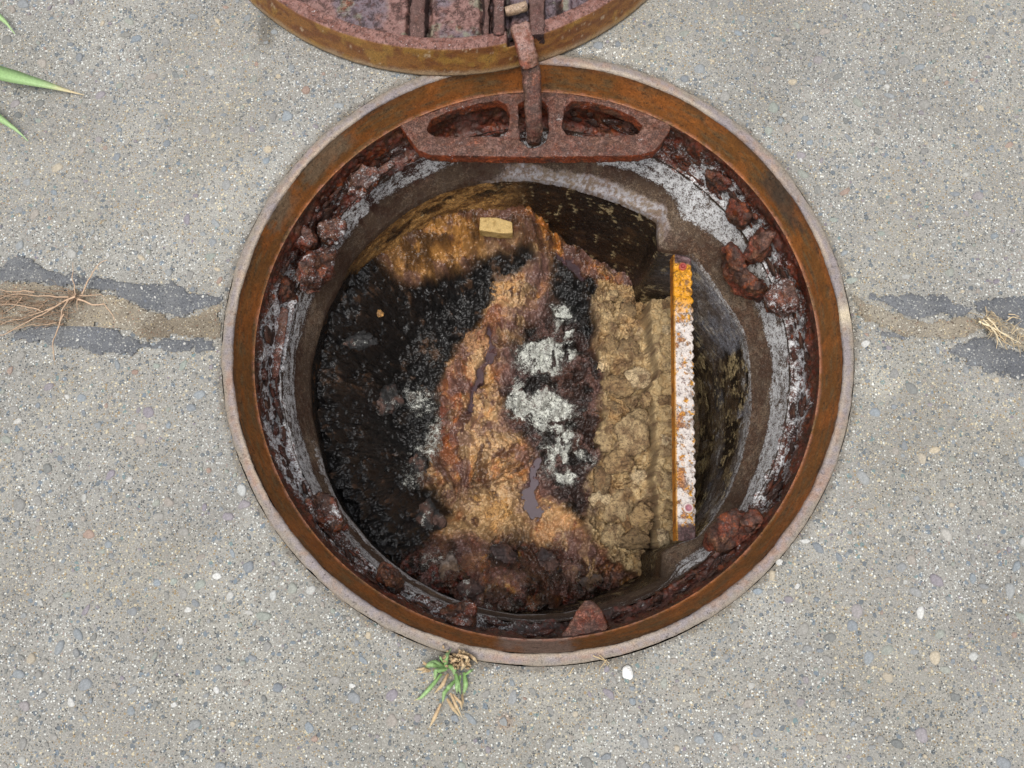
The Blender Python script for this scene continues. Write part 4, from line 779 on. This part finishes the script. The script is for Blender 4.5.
greens = [([(490, 290), (400, 238), (345, 262), (320, 300)], 9), ([(480, 280), (485, 190), (525, 130)], 6.5), ([(480, 290), (410, 300), (395, 380)], 6.5), ([(450, 320), (370, 420), (300, 495), (240, 520)], 6), ([(520, 400), (470, 460), (455, 545)], 5.5),
          ([(555, 320), (570, 400), (590, 475)], 7.5), ([(615, 310), (628, 400), (604, 495)], 7), ([(550, 370), (500, 420), (470, 480)], 6), ([(620, 330), (660, 300), (700, 280)], 3.5), ([(500, 260), (540, 280), (545, 340)], 8), ([(430, 270), (380, 255), (340, 250)], 6), ([(590, 330), (560, 420), (565, 470)], 5), ([(470, 250), (440, 200), (430, 185)], 3)]
for i, (p, w_) in enumerate(greens): blade('blade', tz(p, .004 + .003 * (i % 3)), w_ * .75, G1 * rnd.uniform(.85, 1.15), G2 * rnd.uniform(.85, 1.2), tuft, STR if i in (0, 2, 3, 4, 6, 8, 10) else None)
straws = [([(500, 320), (450, 410), (390, 470)], 4), ([(490, 330), (460, 400), (430, 430)], 4), ([(515, 460), (560, 560), (600, 640)], 3.5), ([(490, 500), (540, 580), (590, 640)], 4), ([(445, 540), (400, 640), (357, 722)], 4), ([(530, 470), (590, 530), (600, 590)], 3), ([(370, 300), (320, 285), (255, 290)], 3.5), ([(350, 260), (320, 240), (310, 222)], 3),
          ([(560, 180), (640, 200), (620, 270)], 3.5), ([(640, 170), (690, 210), (715, 245)], 3.5), ([(600, 150), (565, 190), (560, 230)], 3.5), ([(520, 230), (560, 215), (580, 240)], 4), ([(470, 140), (460, 120), (455, 105)], 2.5), ([(610, 240), (650, 230), (600, 290)], 3), ([(590, 200), (610, 260), (590, 300)], 3), ([(540, 190), (600, 170), (660, 155)], 3), ([(600, 470), (605, 520), (596, 575)], 3), ([(360, 305), (330, 300), (290, 320)], 2.5)]
for i, (p, w_) in enumerate(straws): blade('dry_blade', tz(p, .004 + .004 * (i % 3)), w_, STR2 * rnd.uniform(.9, 1.15), STR * rnd.uniform(.85, 1.1), tuft)
for i in range(60):
    a = rnd.uniform(0, 6.3); x, y = (590 if i % 3 else 500) + rnd.uniform(-55, 60), 215 + rnd.uniform(-55, 60); l_ = rnd.uniform(18, 40); blade('dry_blade', tz([(x, y), (x + l_ * .5 * math.cos(a) + 4, y + l_ * .5 * math.sin(a)), (x + l_ * math.cos(a), y + l_ * math.sin(a))], rnd.uniform(.004, .012)), 2.6, STR2, STR, tuft)
# grass reaching in from the left
gp = empty('grass_plant', tuple(at(-40, 60, 0))); tag(gp, 'green grass plant whose long blades reach in over the left pavement edge', 'grass plant')
blade('blade', [(-40, 62, .003), (-18, 66, .014), (0, 74, .018), (25, 80, .015), (50, 86, .010), (68, 91, .006), (84, 95, .003)], 19, G1, G2, gp, STR, .25)
blade('blade', [(-40, 85, .003), (-15, 108, .014), (5, 122, .014), (18, 131, .008), (28, 141, .003)], 14, G1, G2, gp, None, .25)
blade('blade', [(-40, -4, .003), (-12, 10, .012), (4, 20, .012), (15, 34, .003)], 15, G1, G2, gp, None, .25)
# dead roots at the joint
def strands(name, lst, col_, parent, stuff=False, r0=.00075):
    Vs, Fs, o_ = [], [], 0
    for pts, w_ in lst:
        A = resamp(ats(pts), 12); A[:, 2] += (fbm(A, 60, 2, int(abs(pts[0][0]) * 7) % 50) - .3) * .006; A[:, 0] += (fbm(A, 90, 2, 61) - .5) * .006; A[:, 1] += (fbm(A, 90, 2, 62) - .5) * .006
        v, f = tube(A, np.linspace(1, .35, 12) * r0 * w_, 5); f = [q for q in f if len(q) == 4]; Vs.append(v); Fs += [tuple(i + o_ for i in q) for q in f]; o_ += len(v)
        if not stuff:
            mesh(name, v, f, np.tile(np.array(col_) * rnd.uniform(.8, 1.15), (len(v), 1)), .7, M_leaf, parent); Vs, Fs, o_ = [], [], 0
    if stuff: tag(mesh(name, np.concatenate(Vs), Fs, np.concatenate([np.tile(np.array(col_) * rnd.uniform(.6, 1.2), (60, 1)) for _ in lst]), .7, M_leaf, parent), kind='stuff')
def rz(p, z=.009): return [(a * L, 230 + b * L, z) for a, b in p]
roots = empty('dead_grass_clump', tuple(at(76, 297, 0))); tag(roots, 'dead brown grass clump with wiry roots lying on the left pavement joint', 'dead grass')
main = [([(320, 280), (230, 330), (150, 380), (20, 445), (-60, 470)], 1.5), ([(320, 285), (200, 340), (120, 372), (0, 412)], 1.2), ([(300, 290), (180, 285), (60, 275), (0, 302)], 1.4), ([(150, 265), (60, 268), (-20, 262)], 1.2), ([(180, 345), (60, 320), (-20, 318)], 1.1), ([(330, 300), (370, 312), (450, 325), (468, 352), (485, 380)], 1.5),
        ([(340, 278), (440, 280), (462, 320)], 1), ([(355, 272), (380, 200), (420, 160), (462, 125)], 1.2), ([(320, 275), (310, 210), (320, 140)], .9), ([(275, 360), (235, 450), (232, 560)], 1.3), ([(300, 300), (270, 350), (255, 400)], 1.6), ([(330, 300), (330, 350)], 1), ([(240, 400), (120, 415), (30, 432)], .9), ([(100, 290), (60, 330), (0, 360)], 1)]
strands('root', [(rz(p), w_) for p, w_ in main], lin(186, 158, 132), roots)
fine = []
for i in range(170):
    x, y = rnd.uniform(-60, 330), rnd.uniform(258, 400); y += (x - 300) * -.05; a = rnd.gauss(math.pi, .6); l_ = rnd.uniform(30, 130); fine.append((rz([(x, y), (x + l_ * .5 * math.cos(a), y + l_ * .5 * math.sin(a) * .5 + rnd.uniform(-8, 8)), (x + l_ * math.cos(a), y + l_ * math.sin(a) * .6)], rnd.uniform(.004, .010)), rnd.uniform(.4, .9)))
for i in range(40):
    a = rnd.uniform(0, 6.3); l_ = rnd.uniform(15, 45); fine.append((rz([(318, 288), (318 + l_ * .6 * math.cos(a), 288 + l_ * .6 * math.sin(a)), (318 + l_ * math.cos(a + .4), 288 + l_ * math.sin(a + .4))], .008), .6))
strands('fine_root', fine, lin(150, 126, 104), roots, True)
dt = empty('dry_grass_tuft', tuple(at(985, 328, 0))); tag(dt, 'flattened pale straw tuft lying on the right pavement joint', 'dead grass')
lst = []
for i in range(60):
    u_ = rnd.random(); x, y = 972 + u_ * 46 + rnd.gauss(0, 5), 313 + u_ * 28 + rnd.gauss(0, 6); a = rnd.gauss(.65, .7); l_ = rnd.uniform(5, 16); lst.append(([(x, y, .005), (x + l_ * .5 * math.cos(a), y + l_ * .5 * math.sin(a), .009), (x + l_ * math.cos(a + .2), y + l_ * math.sin(a + .2), .004)], rnd.uniform(.5, .9)))
strands('straw', lst, lin(206, 184, 148), dt, True)
strands('straw', [([(984, 320, .008), (992, 330, .01), (1002, 346, .006)], 1.3), ([(978, 322, .008), (990, 326, .01), (1010, 338, .006)], 1.3), ([(986, 318, .008), (1000, 332, .01), (1020, 345, .006)], 1.3)], lin(222, 206, 172), dt)
ds = empty('dry_grass', tuple(at(606, 658, 0))); tag(ds, 'few thin dry stems lying on the lower right lip of the frame', 'dry stems')
strands('stem', [([(594, 654, .004), (602, 659, .005), (609, 663, .003)], .9), ([(600, 655, .004), (604, 660, .005), (607, 666, .003)], .8), ([(606, 660, .004), (601, 666, .004), (598, 672, .002)], .7), ([(575, 668, .002), (570, 672, .003), (566, 676, .002)], .8), ([(590, 664, .002), (586, 670, .003), (583, 676, .002)], .6)], lin(196, 172, 132), ds)
# loose white pebble
Vp = IV * (1 + (fbm(IV, 1.4, 3, 960) - .5)[:, None] * .8) * np.array([.0058, .0066, .004]); a = at(627, 672, 0)
lp = mesh('white_pebble', Vp, IF, np.tile(lin(232, 230, 224), (len(Vp), 1)), .6, M_stone); lp.location = (a[0], a[1], .0035); tag(lp, 'loose white pebble on the pavement below the frame, right of the grass tuft', 'pebble')
print('triangles', sum(sum(len(p.vertices) - 2 for p in o.data.polygons) for o in C.objects if o.type == 'MESH' and o.name.split('.')[0] != 'pebble'))
